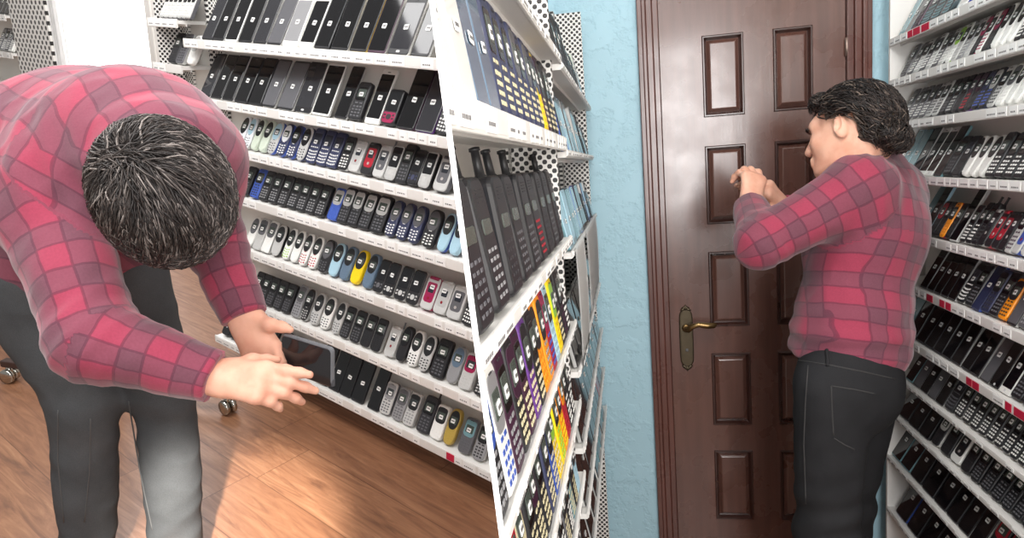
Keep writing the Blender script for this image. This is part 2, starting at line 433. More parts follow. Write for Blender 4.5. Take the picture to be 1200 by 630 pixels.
def body_mesh(bm, pts, h, t, bev=0.003, tw=0.0):
    """body solid: slot 0 face, slot 1 side"""
    rev = lambda q, y: [(x, y, z) for x, z in reversed(q)]
    loops(bm, [rev(scl(pts, bev, h), t / 2), rev(pts, t / 2 - bev), rev(pts, -t / 2 + bev), rev(scl(pts, bev * 0.35, h), -t / 2 + bev * 0.3), rev(scl(pts, bev, h), -t / 2)],
          mis=[1, 1, 0, 0, 0], smooth=False)
def keys(bm, x0, x1, z0, z1, nx, nz, y, gap=0.28, arc=0.0):
    dx, dz = (x1 - x0) / nx, (z1 - z0) / nz
    for i in range(nx):
        for k in range(nz):
            cx = x0 + (i + .5) * dx; cz = z0 + (k + .5) * dz - arc * (1 - ((cx - (x0 + x1) / 2) / ((x1 - x0) / 2)) ** 2)
            a, b = dx * (1 - gap) / 2, dz * (1 - gap - .16) / 2
            lo = [bm.verts.new((cx + s * a, y, cz + q * b)) for s, q in ((-1, -1), (1, -1), (1, 1), (-1, 1))]
            hi = [bm.verts.new((cx + s * a * .78, y - 0.0011, cz + q * b * .78)) for s, q in ((-1, -1), (1, -1), (1, 1), (-1, 1))]
            bm.faces.new(hi)
            for j in range(4): bm.faces.new((lo[j], lo[(j + 1) % 4], hi[(j + 1) % 4], hi[j]))
def glass(c, rough=0.08): return mat(c, rough, spec=0.6, name='screen_glass', var=0.03)
MESHES = {}
STK_W, STK_H = 0.0165, 0.0125
def sticker_mesh():
    if 'stk' in MESHES: return MESHES['stk']
    bm = bmesh.new(); plate(bm, rrect(STK_W, STK_H, .002, .002, 2), -0.0006, 0.0, 0, 0.0002)
    for k, (x, w) in enumerate(((-0.0042, .0022), (-0.0008, .0024), (.0027, .0026), (.0055, .0012))): box(bm, x - w / 2 - .0005, x + w / 2, -0.0009, -0.0005, .0046, .0082, 1)
    me = bpy.data.meshes.new('number_sticker'); bm.to_mesh(me); bm.free(); me.materials.append(PAPER); me.materials.append(INK)
    MESHES['stk'] = me; return me
# colours
C = dict(k=(33, 33, 36), K=(46, 46, 50), g=(92, 92, 96), G=(140, 140, 142), s=(188, 188, 186), w=(232, 232, 228), n=(50, 55, 84), b=(58, 86, 168), B=(94, 114, 134),
         c=(164, 198, 214), t=(110, 150, 158), y=(240, 204, 20), r=(170, 30, 48), m=(150, 26, 74), p=(96, 52, 130), o=(240, 146, 24), e=(206, 196, 160), d=(176, 150, 70), v=(150, 200, 70), q=(226, 228, 232), z=(60, 30, 52), a=(196, 206, 190))
CN = dict(k='black', K='charcoal', g='dark-grey', G='grey', s='silver', w='white', n='navy', b='blue', B='slate', c='sky-blue', t='teal', y='yellow', r='red', m='crimson', p='purple', o='orange', e='beige', d='gold', v='lime', q='clear-white', z='plum', a='pale-green')
KIND = dict(S='touchscreen phone', B='bar phone', O='rounded bar phone', F='folded flip phone', D='slider phone', Q='keyboard phone', X='brick phone', N='narrow bar phone', T='tall slab phone')
def spec_desc(code):
    k, b, e, f, ky = code[:5]
    d = CN[b] + ' ' + KIND[k]
    if k in 'ST': return d + (' with ' + CN[f] + ' screen' if f not in 'k' and f != b else ' with ' + CN[e] + ' edges' if e != b else '')
    if k == 'F': return d + (' with ' + CN[f] + ' face' if f != b else '')
    if ky != b and ky not in 'kK' or (b not in 'kK' and ky in 'kK'): return d + ' with ' + CN[ky] + ' keys'
    return d + (' with ' + CN[f] + ' face' if f not in (b, 'k') else '')
def proto(code):
    """code: kind, body, edge, face, key colour, then '+' for an antenna -> list of (part, mesh), size"""
    if code in MESHES: return MESHES[code]
    k, b, e, f, ky = code[:5]; ant = '+' in code
    dims = dict(S=(.070, .138, .0095), T=(.074, .15, .01), B=(.046, .116, .018), N=(.040, .106, .018), O=(.048, .112, .020), F=(.048, .096, .022), D=(.048, .104, .020), Q=(.062, .116, .015), X=(.058, .165, .034))
    w, h, t = dims[k]; parts = []
    fm = mat(C[b], 0.38, name='phone_shell', var=0.05); em = mat(C[e], 0.3, 0.25 if e in 'sG' else 0, name='phone_edge', var=0.04)
    facem = mat(C[f], 0.3, 0.2 if f in 's' else 0, name='phone_face'); km = mat(C[ky], 0.45, name='phone_keys', var=0.05)
    yf = -t / 2
    bm = bmesh.new()
    if k in 'ST': pts = rrect(w, h, .006, .006, 4); body_mesh(bm, pts, h, t, 0.0016)
    elif k == 'B': pts = rrect(w, h, .010, .009, 5); body_mesh(bm, pts, h, t, 0.0035)
    elif k == 'N': pts = rrect(w, h, .008, .012, 5); body_mesh(bm, pts, h, t, 0.0035)
    elif k == 'O':
        pts = [(x * (1 - 0.10 * math.sin(math.pi * min(1, max(0, z / h))) ** 2 * (z < h * .62)), z) for x, z in ovalpts(w, h, 2.9)]; body_mesh(bm, pts, h, t, 0.005)
    elif k == 'F': pts = rrect(w, h, .008, .012, 5); body_mesh(bm, pts, h, t, 0.003); 
    elif k == 'D': pts = rrect(w, h, .009, .013, 5); body_mesh(bm, pts, h, t, 0.003)
    elif k == 'Q': pts = rrect(w, h, .012, .012, 5); body_mesh(bm, pts, h, t, 0.004)
    elif k == 'X': pts = rrect(w, h, .014, .010, 5); body_mesh(bm, pts, h, t, 0.006)
    if k == 'F':      # hinge barrel across the middle-top and the seam between the halves
        tube(bm, [(-w * .36, -t * .30, h * .965), (w * .36, -t * .30, h * .965)], .0062, 10, 1)
        box(bm, -w / 2 - .0004, w / 2 + .0004, -0.0012, 0.0008, .004, h * .93, 1)
    parts.append(['body', bm, [fm, em]])
    def sub(name, m, fn):
        q = bmesh.new(); fn(q); parts.append([name, q, [m] if not isinstance(m, list) else m])
    lcd = glass((74, 84, 78), .25) if b not in 'st' else glass((58, 64, 66), .25)
    if k in 'ST':
        sc = glass(C[f] if f != 'k' else (15, 15, 18), 0.06)
        if k == 'S': sub('screen', sc, lambda q: plate(q, rrect(w - .005, h - .026 if e in 'w' else h - .010, .003, .003, 3), yf - .0006, yf + .001, dz=.013 if e in 'w' else .005))
        else: sub('screen', sc, lambda q: plate(q, rrect(w - .005, h - .006, .004, .004, 3), yf - .0006, yf + .001, dz=.003))
        sub('earpiece', mat((70, 70, 72), .5, name='grille'), lambda q: plate(q, rrect(.014, .0016, .0007, .0007, 2), yf - .0011, yf, dz=h - .009, bev=.0002))
        if e == 'w': sub('home_button', mat((205, 205, 205), .4, name='button'), lambda q: plate(q, rrect(.012, .005, .002, .002, 2), yf - .0009, yf, dz=.0045, bev=.0003))
        sz = h * .47
    elif k in 'BN':
        if f != b: sub('faceplate', facem, lambda q: plate(q, rrect(w * .86, h * .46, w * .2, w * .3, 4), yf - .0008, yf + .001, dz=h * .47))
        else: sub('screen_bezel', mat((16, 16, 18), .2, name='bezel'), lambda q: plate(q, rrect(w * .8, h * .36, .006, .006, 3), yf - .0007, yf + .001, dz=h * .5))
        sub('screen', lcd, lambda q: plate(q, rrect(w * .62, h * .22, .002, .002, 2), yf - .0014, yf, dz=h * .58))
        sub('keypad', km, lambda q: (keys(q, -w * .38, w * .38, h * .06, h * .38, 3, 4, yf + .0004), keys(q, -w * .34, w * .34, h * .40, h * .47, 2, 1, yf + .0004)))
        sub('earpiece', mat((52, 52, 54), .5, name='grille'), lambda q: plate(q, rrect(.012, .002, .0009, .0009, 2), yf - .0008, yf, dz=h * .92, bev=.0002))
        sz = h * .66
    elif k == 'O':
        sub('faceplate', facem if f != b else mat((22, 22, 26), .2, name='bezel'), lambda q: plate(q, ovalpts(w * .80, h * .52, 2.2, 24), yf - .0009, yf + .001, dz=h * .42))
        sub('screen', lcd, lambda q: plate(q, rrect(w * .52, h * .2, .002, .002, 2), yf - .0016, yf, dz=h * .57))
        sub('keypad', km, lambda q: (keys(q, -w * .36, w * .36, h * .08, h * .38, 3, 4, yf + .0008, arc=.004), keys(q, -w * .16, w * .16, h * .40, h * .45, 1, 1, yf + .0004)))
        sz = h * .65
    elif k == 'F':
        sub('cover_panel', facem, lambda q: plate(q, rrect(w * .76, h * .62, .006, .010, 4), yf - .0008, yf + .001, dz=h * .22))
        sub('outer_screen', glass((40, 44, 52), .15), lambda q: plate(q, rrect(w * .46, h * .20, .003, .003, 3), yf - .0015, yf, dz=h * .52))
        sub('emblem', mat((196, 190, 186) if f in 'kKgnr' else (150, 40, 50), .3, .4, name='emblem'), lambda q: plate(q, ovalpts(.009, .009, 2, 12), yf - .0014, yf, dz=h * .30, bev=.0003))
        sz = h * .70
    elif k == 'D':
        sub('screen', glass((24, 25, 29), .12), lambda q: plate(q, rrect(w * .86, h * .58, .005, .004, 3), yf - .0008, yf + .001, dz=h * .37))
        sub('key_cover', facem, lambda q: plate(q, rrect(w * .86, h * .30, .003, .011, 4), yf - .001, yf + .001, dz=h * .04))
        sub('keypad', km, lambda q: (plate(q, ovalpts(w * .34, w * .34, 2.3, 16), yf - .0018, yf, dz=h * .13), keys(q, -w * .4, -w * .2, h * .12, h * .30, 1, 2, yf - .0009), keys(q, w * .2, w * .4, h * .12, h * .30, 1, 2, yf - .0009)))
        sz = h * .62
    elif k == 'Q':
        sub('screen', glass((46, 50, 62), .15), lambda q: plate(q, rrect(w * .72, h * .30, .003, .003, 2), yf - .0008, yf + .001, dz=h * .55))
        sub('keypad', km, lambda q: (keys(q, -w * .44, w * .44, h * .07, h * .40, 6, 4, yf + .0006, arc=.003), keys(q, -w * .38, w * .38, h * .43, h * .49, 4, 1, yf + .0004)))
        sz = h * .60
    elif k == 'X':
        sub('screen', glass((70, 76, 70), .25), lambda q: plate(q, rrect(w * .56, h * .12, .003, .003, 2), yf - .0012, yf + .001, dz=h * .56))
        sub('earpiece', mat((50, 50, 52), .5, name='grille'), lambda q: [plate(q, rrect(w * .4, .002, .0009, .0009, 2), yf - .0008, yf, dz=h * (.80 + .03 * i), bev=.0002) for i in range(4)])
        sub('keypad', km, lambda q: keys(q, -w * .34, w * .34, h * .07, h * .48, 3, 6, yf + .0006, gap=.36))
        sz = h * .62
    if ant:
        L = .047 if k == 'X' else .024; rr = .0078 if k == 'X' else .0042
        sub('antenna', mat((34, 34, 36) if b in 'kKg' else (120, 122, 124), .45, name='antenna'), lambda q: lathe(q, [(rr, 0), (rr, L * .12), (rr * .74, L * .18), (rr * .64, L * .88), (rr * .85, L * .9), (rr * .8, L), (rr * .3, L * 1.02)], 10, M=Matrix.Translation((w * .33, t * .16, h - .004))))
    out = []
    for nm, q, ms in parts:
        me = bpy.data.meshes.new(nm); q.normal_update()
        bmesh.ops.recalc_face_normals(q, faces=q.faces); q.to_mesh(me); q.free()
        for m in ms: me.materials.append(m)
        out.append((nm, me))
    MESHES[code] = (out, (w, h, t), sz); return MESHES[code]

RACK_IN = {}
ROWS = []
def place(Mrack, code, x, z, row, wfit=None, lean=28, y=None, side=None, sticker=True, noise=True, hs=1.0):
    parts, (w, h, t), sz = proto(code)
    sx = 1.0 if wfit is None else max(0.55, min(1.15, wfit / w))
    ln = math.radians(lean + (random.uniform(-1.5, 1.5) if noise else 0))
    yb = 0.012 + t * 0.5 if y is None else y
    M = Mrack @ Matrix.Translation((x, yb, z + t * .5 * math.sin(ln) + .0006)) @ Matrix.Rotation(-ln, 4, 'X') @ Matrix.Diagonal((sx, 1, hs, 1))
    if side:
        d = [float(np.array(M @ Vector((a, b, c))) @ DN - DC @ DN) * side for a in (-w / 2, w / 2) for b in (-t / 2, t / 2) for c in (0, h)]
        if max(d) < 0.004 or float(np.array(M @ Vector((0, 0, h / 2))) @ DN - DC @ DN) * side < -0.012: return None
        need = min(d) < 0.0022
    else: need = False
    name = dict(S='touchscreen_phone', T='touchscreen_phone', B='bar_phone', N='bar_phone', O='bar_phone', F='flip_phone', D='slider_phone', Q='keyboard_phone', X='brick_phone')[code[0]]
    root = empty(name, M); root['category'] = 'mobile phone'
    obs = []
    for nm, me in parts:
        o = bpy.data.objects.new(nm, me); COL.objects.link(o); o.parent = root; obs.append(o)
    if sticker:
        o = bpy.data.objects.new('number_sticker', sticker_mesh()); COL.objects.link(o); o.parent = root
        o.matrix_local = Matrix.Translation((0.0 + random.uniform(-.003, .003), -t / 2 - .0016, sz - STK_H / 2)) @ Matrix.Rotation(random.uniform(-.08, .08), 4, 'Y') @ Matrix.Diagonal((min(1, .8 * w * sx / .04) / sx, 1, 1, 1)); obs.append(o)
    if need:
        for o in obs:
            if cut(o, side) == 0: bpy.data.objects.remove(o)
    row.append((root, code)); return root
ORD = ['leftmost', 'second', 'third', 'fourth', 'fifth', 'sixth', 'seventh', 'eighth', 'ninth', 'tenth', 'eleventh', 'twelfth', 'thirteenth', 'fourteenth', 'fifteenth', 'sixteenth', 'seventeenth', 'eighteenth']
SHELF = ['top', 'second', 'third', 'fourth', 'fifth', 'sixth', 'seventh', 'eighth', 'ninth', 'tenth', 'eleventh', 'twelfth']
def label_row(row, where, group):
    """row: left to right; every label names the look, then the place among its look-alikes on that shelf"""
    seen = {}; tot = {}
    for r, c in row: tot[spec_desc(c)] = tot.get(spec_desc(c), 0) + 1
    for r, c in row:
        d = spec_desc(c); i = seen.get(d, 0); seen[d] = i + 1
        if '+' in c and tot[d] == 1: d2 = d
        else: d2 = d
        if tot[d] == 1: L = f'{d2} on {where}'
        elif i == 0: L = f'leftmost {d2} on {where}'
        elif i == tot[d] - 1: L = f'rightmost {d2} on {where}'
        else: L = f'{ORD[i]} {d2} from left, {where}'
        r['label'] = L; r['group'] = group
def lip_x(Mrack, z, px):
    o = TO.T @ (np.array(Mrack @ Vector((0, 0, z))) - np.array([0, 0, HC])); e = TO.T @ np.array(Mrack.to_3x3() @ Vector((1, 0, 0)))
    u = (px - 600.0) / F
    return (u * o[2] - o[0]) / (e[0] - u * e[2])

# ------------------------------------------------------------------ racks
def rack(name, M, x0, x1, shelves, zb, zt, label, depth=0.112, back=PANEL, side=None, lipd=0.026, rear=None, tagp=.8, red=(), lips=None):
    root = empty(name, M, label, 'display rack')
    bm = bmesh.new(); box(bm, x0, x1, depth, depth + .008, zb, zt)
    b = obj('back_panel', bm, back, root)
    if side: cut(b, side)
    for i, z in enumerate(shelves):
        lipd = lips[i] if lips else lipd
        bm = bmesh.new(); box(bm, x0, x1, 0.0, depth, z - .012, z - .0); box(bm, x0, x1, -0.003, 0.002, z - lipd, z + .004, bev=.0012)
        box(bm, x0, x1, 0.03, 0.034, z - .02, z - .012)
        s = obj('shelf', bm, WHITE, root)
        bm = bmesh.new(); x = x0 + .01
        box(bm, x0, x1, -0.0034, -0.003, z - lipd + .004, z + .0005, 3)
        while x < x1 - .03:
            w = random.uniform(.026, .05)
            if R() < tagp:
                isred = any(a < x < bb for zz, a, bb in red if zz == i) and R() < .75
                box(bm, x, x + w, -0.0042, -0.003, z - lipd + .003, z + .001, 2 if isred else 0)
                if not isred:
                    q = x + .006
                    while q < x + w - .009:
                        l = random.uniform(.002, .006); box(bm, q, q + l, -0.0046, -0.0041, z - lipd * .62, z - lipd * .62 + .0035, 1); q += l + .0022
            x += w + random.uniform(.001, .012)
        p = obj('price_strip', bm, [PAPER, mat((120, 118, 118), .7, name='print'), REDTAG, WHITE], s)
        if side:
            cut(s, side)
            if cut(p, side) == 0: bpy.data.objects.remove(p)
    return root
def upright(root, x, zb, zt, w=.05, y0=0.012, depth=.112, m=None):
    bm = bmesh.new(); box(bm, x - w / 2, x + w / 2, depth - .012, depth - .001, zb, zt, 0)
    if y0 < depth - .012: box(bm, x - .006, x + .006, y0, depth - .012, zb, zt, 1)
    return obj('perforated_upright', bm, m or [PEG_FINE, PEG_YZ], root)

# ------------------------------------------------------------------ the wide rack of the left room
ZL = [-.073, -.264, -.419, -.586, -.775, -.978, -1.19]
rk = rack('display_rack', M_RACK, -2.385, -0.78, ZL, -1.205, 0.36, 'wide white wall rack of phone shelves behind the bending man', side=-1,
          red=((2, -1.66, -1.60), (6, -1.26, -1.12)))
upright(rk, -2.362, -1.205, 0.36, .09, y0=.08)
def fill(M, z, items, where, group, c0, s=1.0, side=None, lean=29, wmul=.94, above=None, hk=1.0):
    xs = [lip_x(M, z, c0 + a / s) for a, _ in items]
    row = []
    for i, (a, code) in enumerate(items):
        if M is M_RR and not -2.22 * KR + .02 < xs[i] < -1.12 * KR - .045: continue
        gaps = [abs(xs[j] - xs[i]) for j in (i - 1, i + 1) if 0 <= j < len(xs)]
        w0 = proto(code)[1][0]
        g = min(gaps) if gaps else .05
        hs = hk if above is None else min(hk if code[0] in 'ST' else 1.0, (above - z - .022) / ((proto(code)[1][1] + (.02 if '+' in code else 0)) * math.cos(math.radians(lean + 1.5)) + .01))
        place(M, code, xs[i], z, row, min(g * wmul, w0 * 1.15), lean, side=side, hs=hs)
    label_row(row, where, group); return row
g = 'phones on the wide rack behind the bending man'
K1, KE = 'Skskk', 'SksGk'
def lw(i): return f'{SHELF[i]} shelf behind bending man'
fill(M_RACK, ZL[0], [(70, 'SkkKk'), (122, K1), (180, 'Swskk'), (245, K1), (312, 'SksKk'), (378, 'Sksgk'), (450, 'SwwGw'), (525, 'Swwkk'), (597, 'Skkkk'), (680, K1), (765, 'Skdkk'), (850, 'Szskk'), (948, 'SkwKk'), (1050, 'SksKk'), (1140, K1)], lw(0), g, 220, 3.937, -1, hk=1.2)  # grey and dark-grey screens mid-row: pegboard reflection put into the face colour
fill(M_RACK, ZL[1], [(60, 'SksKk'), (112, K1), (165, K1), (225, 'Skkkk'), (290, 'Skkkk'), (352, 'Sksgk'), (428, 'Sksgk'), (510, 'SkwKk'), (592, 'Swskk'), (685, 'Skskk'), (745, 'Bkkkg'), (828, 'Swwkk'), (898, 'Dkkmk'), (982, 'Tkzkk'), (1070, 'TgpKg'), (1160, 'Qkkkw')], lw(1), g, 220, 3.937, -1, above=ZL[0], hk=1.2)  # the two dark-grey screens carry a reflection painted as their colour
fill(M_RACK, ZL[2], [(92, 'Oqsqg'), (128, 'Oqscg'), (162, 'Oaaaa'), (200, 'Oaaaa'), (240, 'Osbck'), (285, 'Onbqw'), (330, 'Onbnw'), (375, 'Osnsk'), (425, 'Qnknw'), (472, 'Qnnnw'), (518, 'Qnnnw'), (572, 'Nkskw'), (622, 'Fssss'), (680, 'Fkkrk'), (735, 'Fssgs+'), (788, 'Dskss'), (840, 'Bkkkg'), (892, 'Dkkkn'), (945, 'Dskss'), (1020, 'Fsggs+'), (1088, 'FBBBB')], lw(2), g, 250, 3.937, -1, above=ZL[1])
fill(M_RACK, ZL[3], [(85, 'Nssgs'), (120, 'Nkkkg'), (165, 'Nbbbk')] + [(205 + 43 * i, 'NkkkG') for i in range(7)] + [(522, 'Nbbsb'), (568, 'Bkksg'), (615, 'Bkksg'), (665, 'Bkksg'), (725, 'Bkksg'), (785, 'Onngw'), (838, 'Onngw'), (893, 'Onngw'), (960, 'Okkgw'), (1027, 'Ocbkc'), (1083, 'Occkc'), (1140, 'Occkc')], lw(3), g, 250, 3.937, -1, above=ZL[2])
fill(M_RACK, ZL[4], [(62, 'Owsgw'), (100, 'Bssgs'), (138, 'Bwsgw'), (182, 'Oskks'), (230, 'Owskv'), (268, 'Owskw'), (307, 'Owskr'), (350, 'Owskr'), (398, 'Okggg'), (447, 'OcBkc'), (497, 'OBBkB'), (547, 'Oyyky'), (603, 'OBBkB'), (655, 'Dkskg'), (703, 'Dksks'), (757, 'Dksks'), (813, 'Dksks'), (880, 'Fsmms'), (940, 'Fsssg'), (1005, 'Fssgs'), (1078, 'Qkkkw')], lw(4), g, 270, 3.937, -1, above=ZL[3])
r6 = [(85, 'Nkkkg'), (120, 'Nkkkg'), (155, 'Nkkkg'), (192, 'Nkkkg'), (230, 'Nkkkg'), (277, 'BGsgg'), (315, 'Oksks'), (360, 'Osskg'), (408, 'Owskg'), (460, 'Osskg'), (502, 'Nkskg'), (550, 'Nkskg'), (598, 'Nkskk'), (645, 'Nkskk')]
r6 = [(270 + a / 3.937, c) for a, c in r6] + [(250 + a / 2.6235, c) for a, c in ((525, 'Fsssg+'), (557, 'Okkkk'), (592, 'Owwkk'), (628, 'Oskkk'), (670, 'Bkkkg'), (715, 'OGsBG'), (757, 'Nssms'), (803, 'Nkszs'), (840, 'Nkszs'))]
fill(M_RACK, ZL[5], r6, lw(5), g, 0, 1, -1, above=ZL[4])
r7 = [(25, 'Fkkkk'), (48, 'Fkkkk'), (72, 'Fkkkk'), (115, 'Bkkkg'), (150, 'Bkkkg'), (190, 'Bkskg'), (230, 'Bkkkg'), (275, 'Bkskg'), (320, 'Skkkk'), (358, 'Skkkk'), (393, 'Skkkk'), (430, 'Skkkk'), (478, 'Tkkkk'), (512, 'NsgGg'), (550, 'NGsgg'), (583, 'NsskG'), (628, 'BKKKg+'), (668, 'Nwwkw'), (705, 'Oddkd'), (755, 'NgGtg'), (798, 'NGskk'), (836, 'Nkskk'), (866, 'Nkskk')]
fill(M_RACK, ZL[6], r7, lw(6), g, 250, 2.6235, -1, above=ZL[5])
# back-left bays by the window
rk2 = rack('display_rack', M_RACK, -2.615, -2.415, [-.012, -.165, -.33], -.60, 0.36, 'small white shelf bay between the bright window and the wide rack')
upright(rk2, -2.58, -.60, 0.36, .10)
fill(M_RACK, -.012, [(184 + 5.2 * i, 'Bsgsw') for i in range(7)], 'small bay right of the window', 'phones on the small bay beside the window', 0, 1)
fill(M_RACK, -.165, [(196, 'Bkkkk'), (205, 'Bgsgk'), (217, 'Owwsw')], 'lower small bay beside the window', 'phones on the small bay beside the window', 0, 1)
rk3 = rack('display_rack', M_RACK, -4.60, -3.93, [.135, -.03, -.20, -.36], -1.30, 0.5, 'white perforated rack left of the bright window')
upright(rk3, -3.725, -1.30, 0.5, .40, y0=.05, depth=.03, m=[PEG_BIG, PEG_YZ])
fill(M_RACK, -.03, [(-10 + 4.6 * i, 'Skskk') for i in range(4)], 'upper shelf left of the window', 'phones on the rack left of the window', 0, 1)
fill(M_RACK, -.20, [(-6 + 4.6 * i, ('BgsGw', 'BGsGw', 'BgsGw', 'Bwwkg')[i]) for i in range(4)], 'lower shelf left of the window', 'phones on the rack left of the window', 0, 1)

# ------------------------------------------------------------------ right rack in the door room
ZR = [v * KR for v in (.297, .18, .057, -.094, -.252, -.40, -.557, -.692, -.82, -.973, -1.147)]
rr = rack('display_rack', M_RR, -2.22 * KR, -1.12 * KR, ZR, FR + .12, .75, 'white wall rack of phone shelves right of the brown door', side=None, lips=[.021] * 7 + [.011] * 4, red=((0, -2.3, -2.15), (5, -2.14, -1.95), (6, -1.9, -1.45)))
bm = bmesh.new(); box(bm, -2.22 * KR - .012, -2.22 * KR, .0, .12, FR + .12, .75); obj('end_panel', bm, WHITE, rr)
bm = bmesh.new(); box(bm, -1.12 * KR, -1.12 * KR + .012, .0, .12, FR + .12, .75); obj('end_panel', bm, WHITE, rr)
g = 'phones on the rack right of the door'
def rw(i): return f'{SHELF[i]} shelf right of door'
def seq(x0, x1, codes): return [(x0 + (x1 - x0) * i / (len(codes) - 1), c) for i, c in enumerate(codes)]
fill(M_RR, ZR[0], [(75, 'Bkkkg'), (112, 'Stwtk'), (150, 'Stskt'), (195, 'Bzkkk'), (260, 'Qkkkt'), (330, 'Qkkkt'), (395, 'Qkkkt'), (450, 'Stskt'), (510, 'Swwww'), (585, 'Skbbk'), (665, 'Swwkk'), (745, 'Skskk'), (830, 'Swwkk'), (930, 'Skskk')], rw(0), g, 1030, 5.73)
fill(M_RR, ZR[1], [(75, 'Ngsgk'), (120, 'Ngsgk')] + [(165 + 40 * i, 'Nsgsw' if i % 2 else 'Ngsgw') for i in range(6)] + [(412, 'Nwvvw'), (450, 'Nsgss'), (492, 'NGsGs'), (535, 'Nsgss'), (572, 'Nkmmk'), (612, 'Nwswm'), (655, 'Bkkmk'), (708, 'Owwww'), (760, 'Owwww'), (812, 'Owwww'), (868, 'Bkskw'), (915, 'Bksks'), (965, 'BbsKb'), (1030, 'Skbkk')], rw(1), g, 1030, 5.73, above=ZR[0], hk=1.14)
fill(M_RR, ZR[2], [(20, 'Ngsgk'), (52, 'Ngsgw'), (86, 'Ngsgw'), (120, 'Ngsgw'), (155, 'Ngsgw'), (192, 'Nsgsk'), (228, 'Nsgsk'), (264, 'Nkkkg'), (300, 'Nkkks'), (338, 'Nkkkk'), (374, 'Nkzzr'), (410, 'Nkpzk'), (448, 'Nknnb'), (488, 'Nknsb'), (535, 'Nsgsk'), (582, 'Nwwgw'), (630, 'Owwww'), (678, 'Owwww'), (728, 'Owwww'), (780, 'Bkkkg'), (830, 'Bkkkg')], rw(2), g, 1040, 4.84, above=ZR[1], hk=1.14)
fill(M_RR, ZR[3], [(36, 'Tcstk'), (76, 'Tkctk'), (118, 'Tkskk'), (158, 'Swwkk'), (200, 'Swwkk'), (248, 'Sktkk'), (295, 'Bkkkg'), (343, 'Qkkkk'), (390, 'Owwww'), (432, 'Owwww'), (478, 'Owwww'), (530, 'Bkkkw'), (582, 'Bkkkw'), (635, 'Bkkkw'), (688, 'Bkkkw'), (740, 'Bkkkr'), (795, 'Bkkkr')], rw(3), g, 1040, 4.84, above=ZR[2], hk=1.14)
fill(M_RR, ZR[4], [(105, 'Tkctk'), (150, 'Tkckk'), (192, 'Nkkrk'), (228, 'Nkkkk'), (262, 'Noroo'), (298, 'Nkkkk'), (342, 'Tsskk'), (398, 'Nkskw'), (437, 'Bkskw+'), (475, 'Bkkkk+'), (515, 'Fkskk'), (560, 'Fkrrr'), (605, 'Fkkrk'), (650, 'Fkkkk'), (695, 'Bsssz'), (742, 'Fsbbs'), (790, 'Ossrs'), (840, 'Osskg'), (890, 'Fskks')], rw(4), g, 1050, 5.727, above=ZR[3], hk=1.14)
fill(M_RR, ZR[5], [(205, 'Tkskk'), (250, 'Tkskk'), (296, 'Tkskk'), (342, 'Tkskk'), (390, 'Tkskk'), (440, 'Qkskw'), (495, 'Bkskg'), (545, 'Tnbnk'), (600, 'Bnkkk'), (655, 'Bkgkg'), (712, 'Nookk'), (782, 'Sksgk'), (850, 'BgGGG'), (915, 'BgGkG')], rw(5), g, 1040, 5.725, above=ZR[4], hk=1.14)
fill(M_RR, ZR[6], [(60, 'Tkktk')] + seq(108, 300, ['Tkkkk'] * 5) + [(352, 'Tkskk'), (405, 'Tkkkk'), (455, 'Tkskk'), (510, 'Tksgk'), (565, 'Tkwkk'), (622, 'Swwkk'), (680, 'Bkkkg'), (740, 'Qkkkk'), (800, 'Qkkkk')], rw(6), g, 1040, 4.84, above=ZR[5], hk=1.14)
fill(M_RR, ZR[7], [(95, 'Tttkk'), (135, 'Tksgk'), (175, 'Tkskk'), (218, 'Tksgk'), (262, 'Tkskk'), (308, 'Qkkkg')] + [(358 + 44 * i, 'Nkskw') for i in range(11)], rw(7), g, 1040, 4.84, above=ZR[6], hk=1.14)
fill(M_RR, ZR[8], [(95, 'Tkkkk'), (145, 'Tkkkk'), (195, 'Tkkkk'), (243, 'Nkwwk'), (290, 'Bkkkk'), (338, 'Fwwkw'), (385, 'Nkkkk')] + [(432 + 50 * i, 'Nkkkg') for i in range(7)], rw(8), g, 1030, 4.2, above=ZR[7], hk=1.14)
fill(M_RR, ZR[9], [(60, 'Tttkk'), (105, 'Tttkk')] + seq(155, 330, ['Tkkkk'] * 4) + [(385, 'Tkskk'), (440, 'Tkskk'), (500, 'Bkkrk'), (560, 'Bkkrk')], rw(9), g, 1030, 4.2, above=ZR[8], hk=1.14)
fill(M_RR, ZR[10], seq(85, 300, ['Tkbkk', 'Tkkkk', 'Tkkkk', 'Tkkkk', 'Tkkkk']), rw(10), g, 1030, 4.2, above=ZR[9], hk=1.14)

# ------------------------------------------------------------------ left rack in the door room: a near bay and a far bay
ZN = [.056, -.140, -.315, -.487, -.645, -.80]
rn = rack('display_rack', M_RL, 0.25, 1.385, [.215] + ZN, FR + .12, .75, 'near white bay of phone shelves left of the door', side=1, back=PANEL, lips=[.014, .024, .014] + [.010] * 4)
upright(rn, 1.335, FR + .12, .75, .085)
g = 'phones on the near bay left of the door'
def nearrow(z, codes, x0, x1, where, hs=1.0, lean=9, wmul=.95):
    row = []; n = len(codes)
    for i, c in enumerate(codes):
        if c == '-': continue
        x = x0 + (x1 - x0) * (i + .5) / n
        w = (x1 - x0) / n * wmul
        place(M_RL, c, x, z, row, w, lean, side=1, sticker=c[0] != 'X', hs=min(hs, .134 / proto(c)[1][1]), y=.0028 + proto(c)[1][2] / 2)
    label_row(row, where, g)
nearrow(ZN[0], ['OeqeG', 'Twwww', 'Twwww', 'TBgBk', 'TBBBk'] + ['Nnkne'] * 3 + ['Nnkge', 'Nnkne', 'Nnkge', 'Nnkne', 'Nyyny', 'Nzkke', 'Nkkke', 'Nkkke'], .42, 1.33, 'top shelf left of the door', hs=1.24)
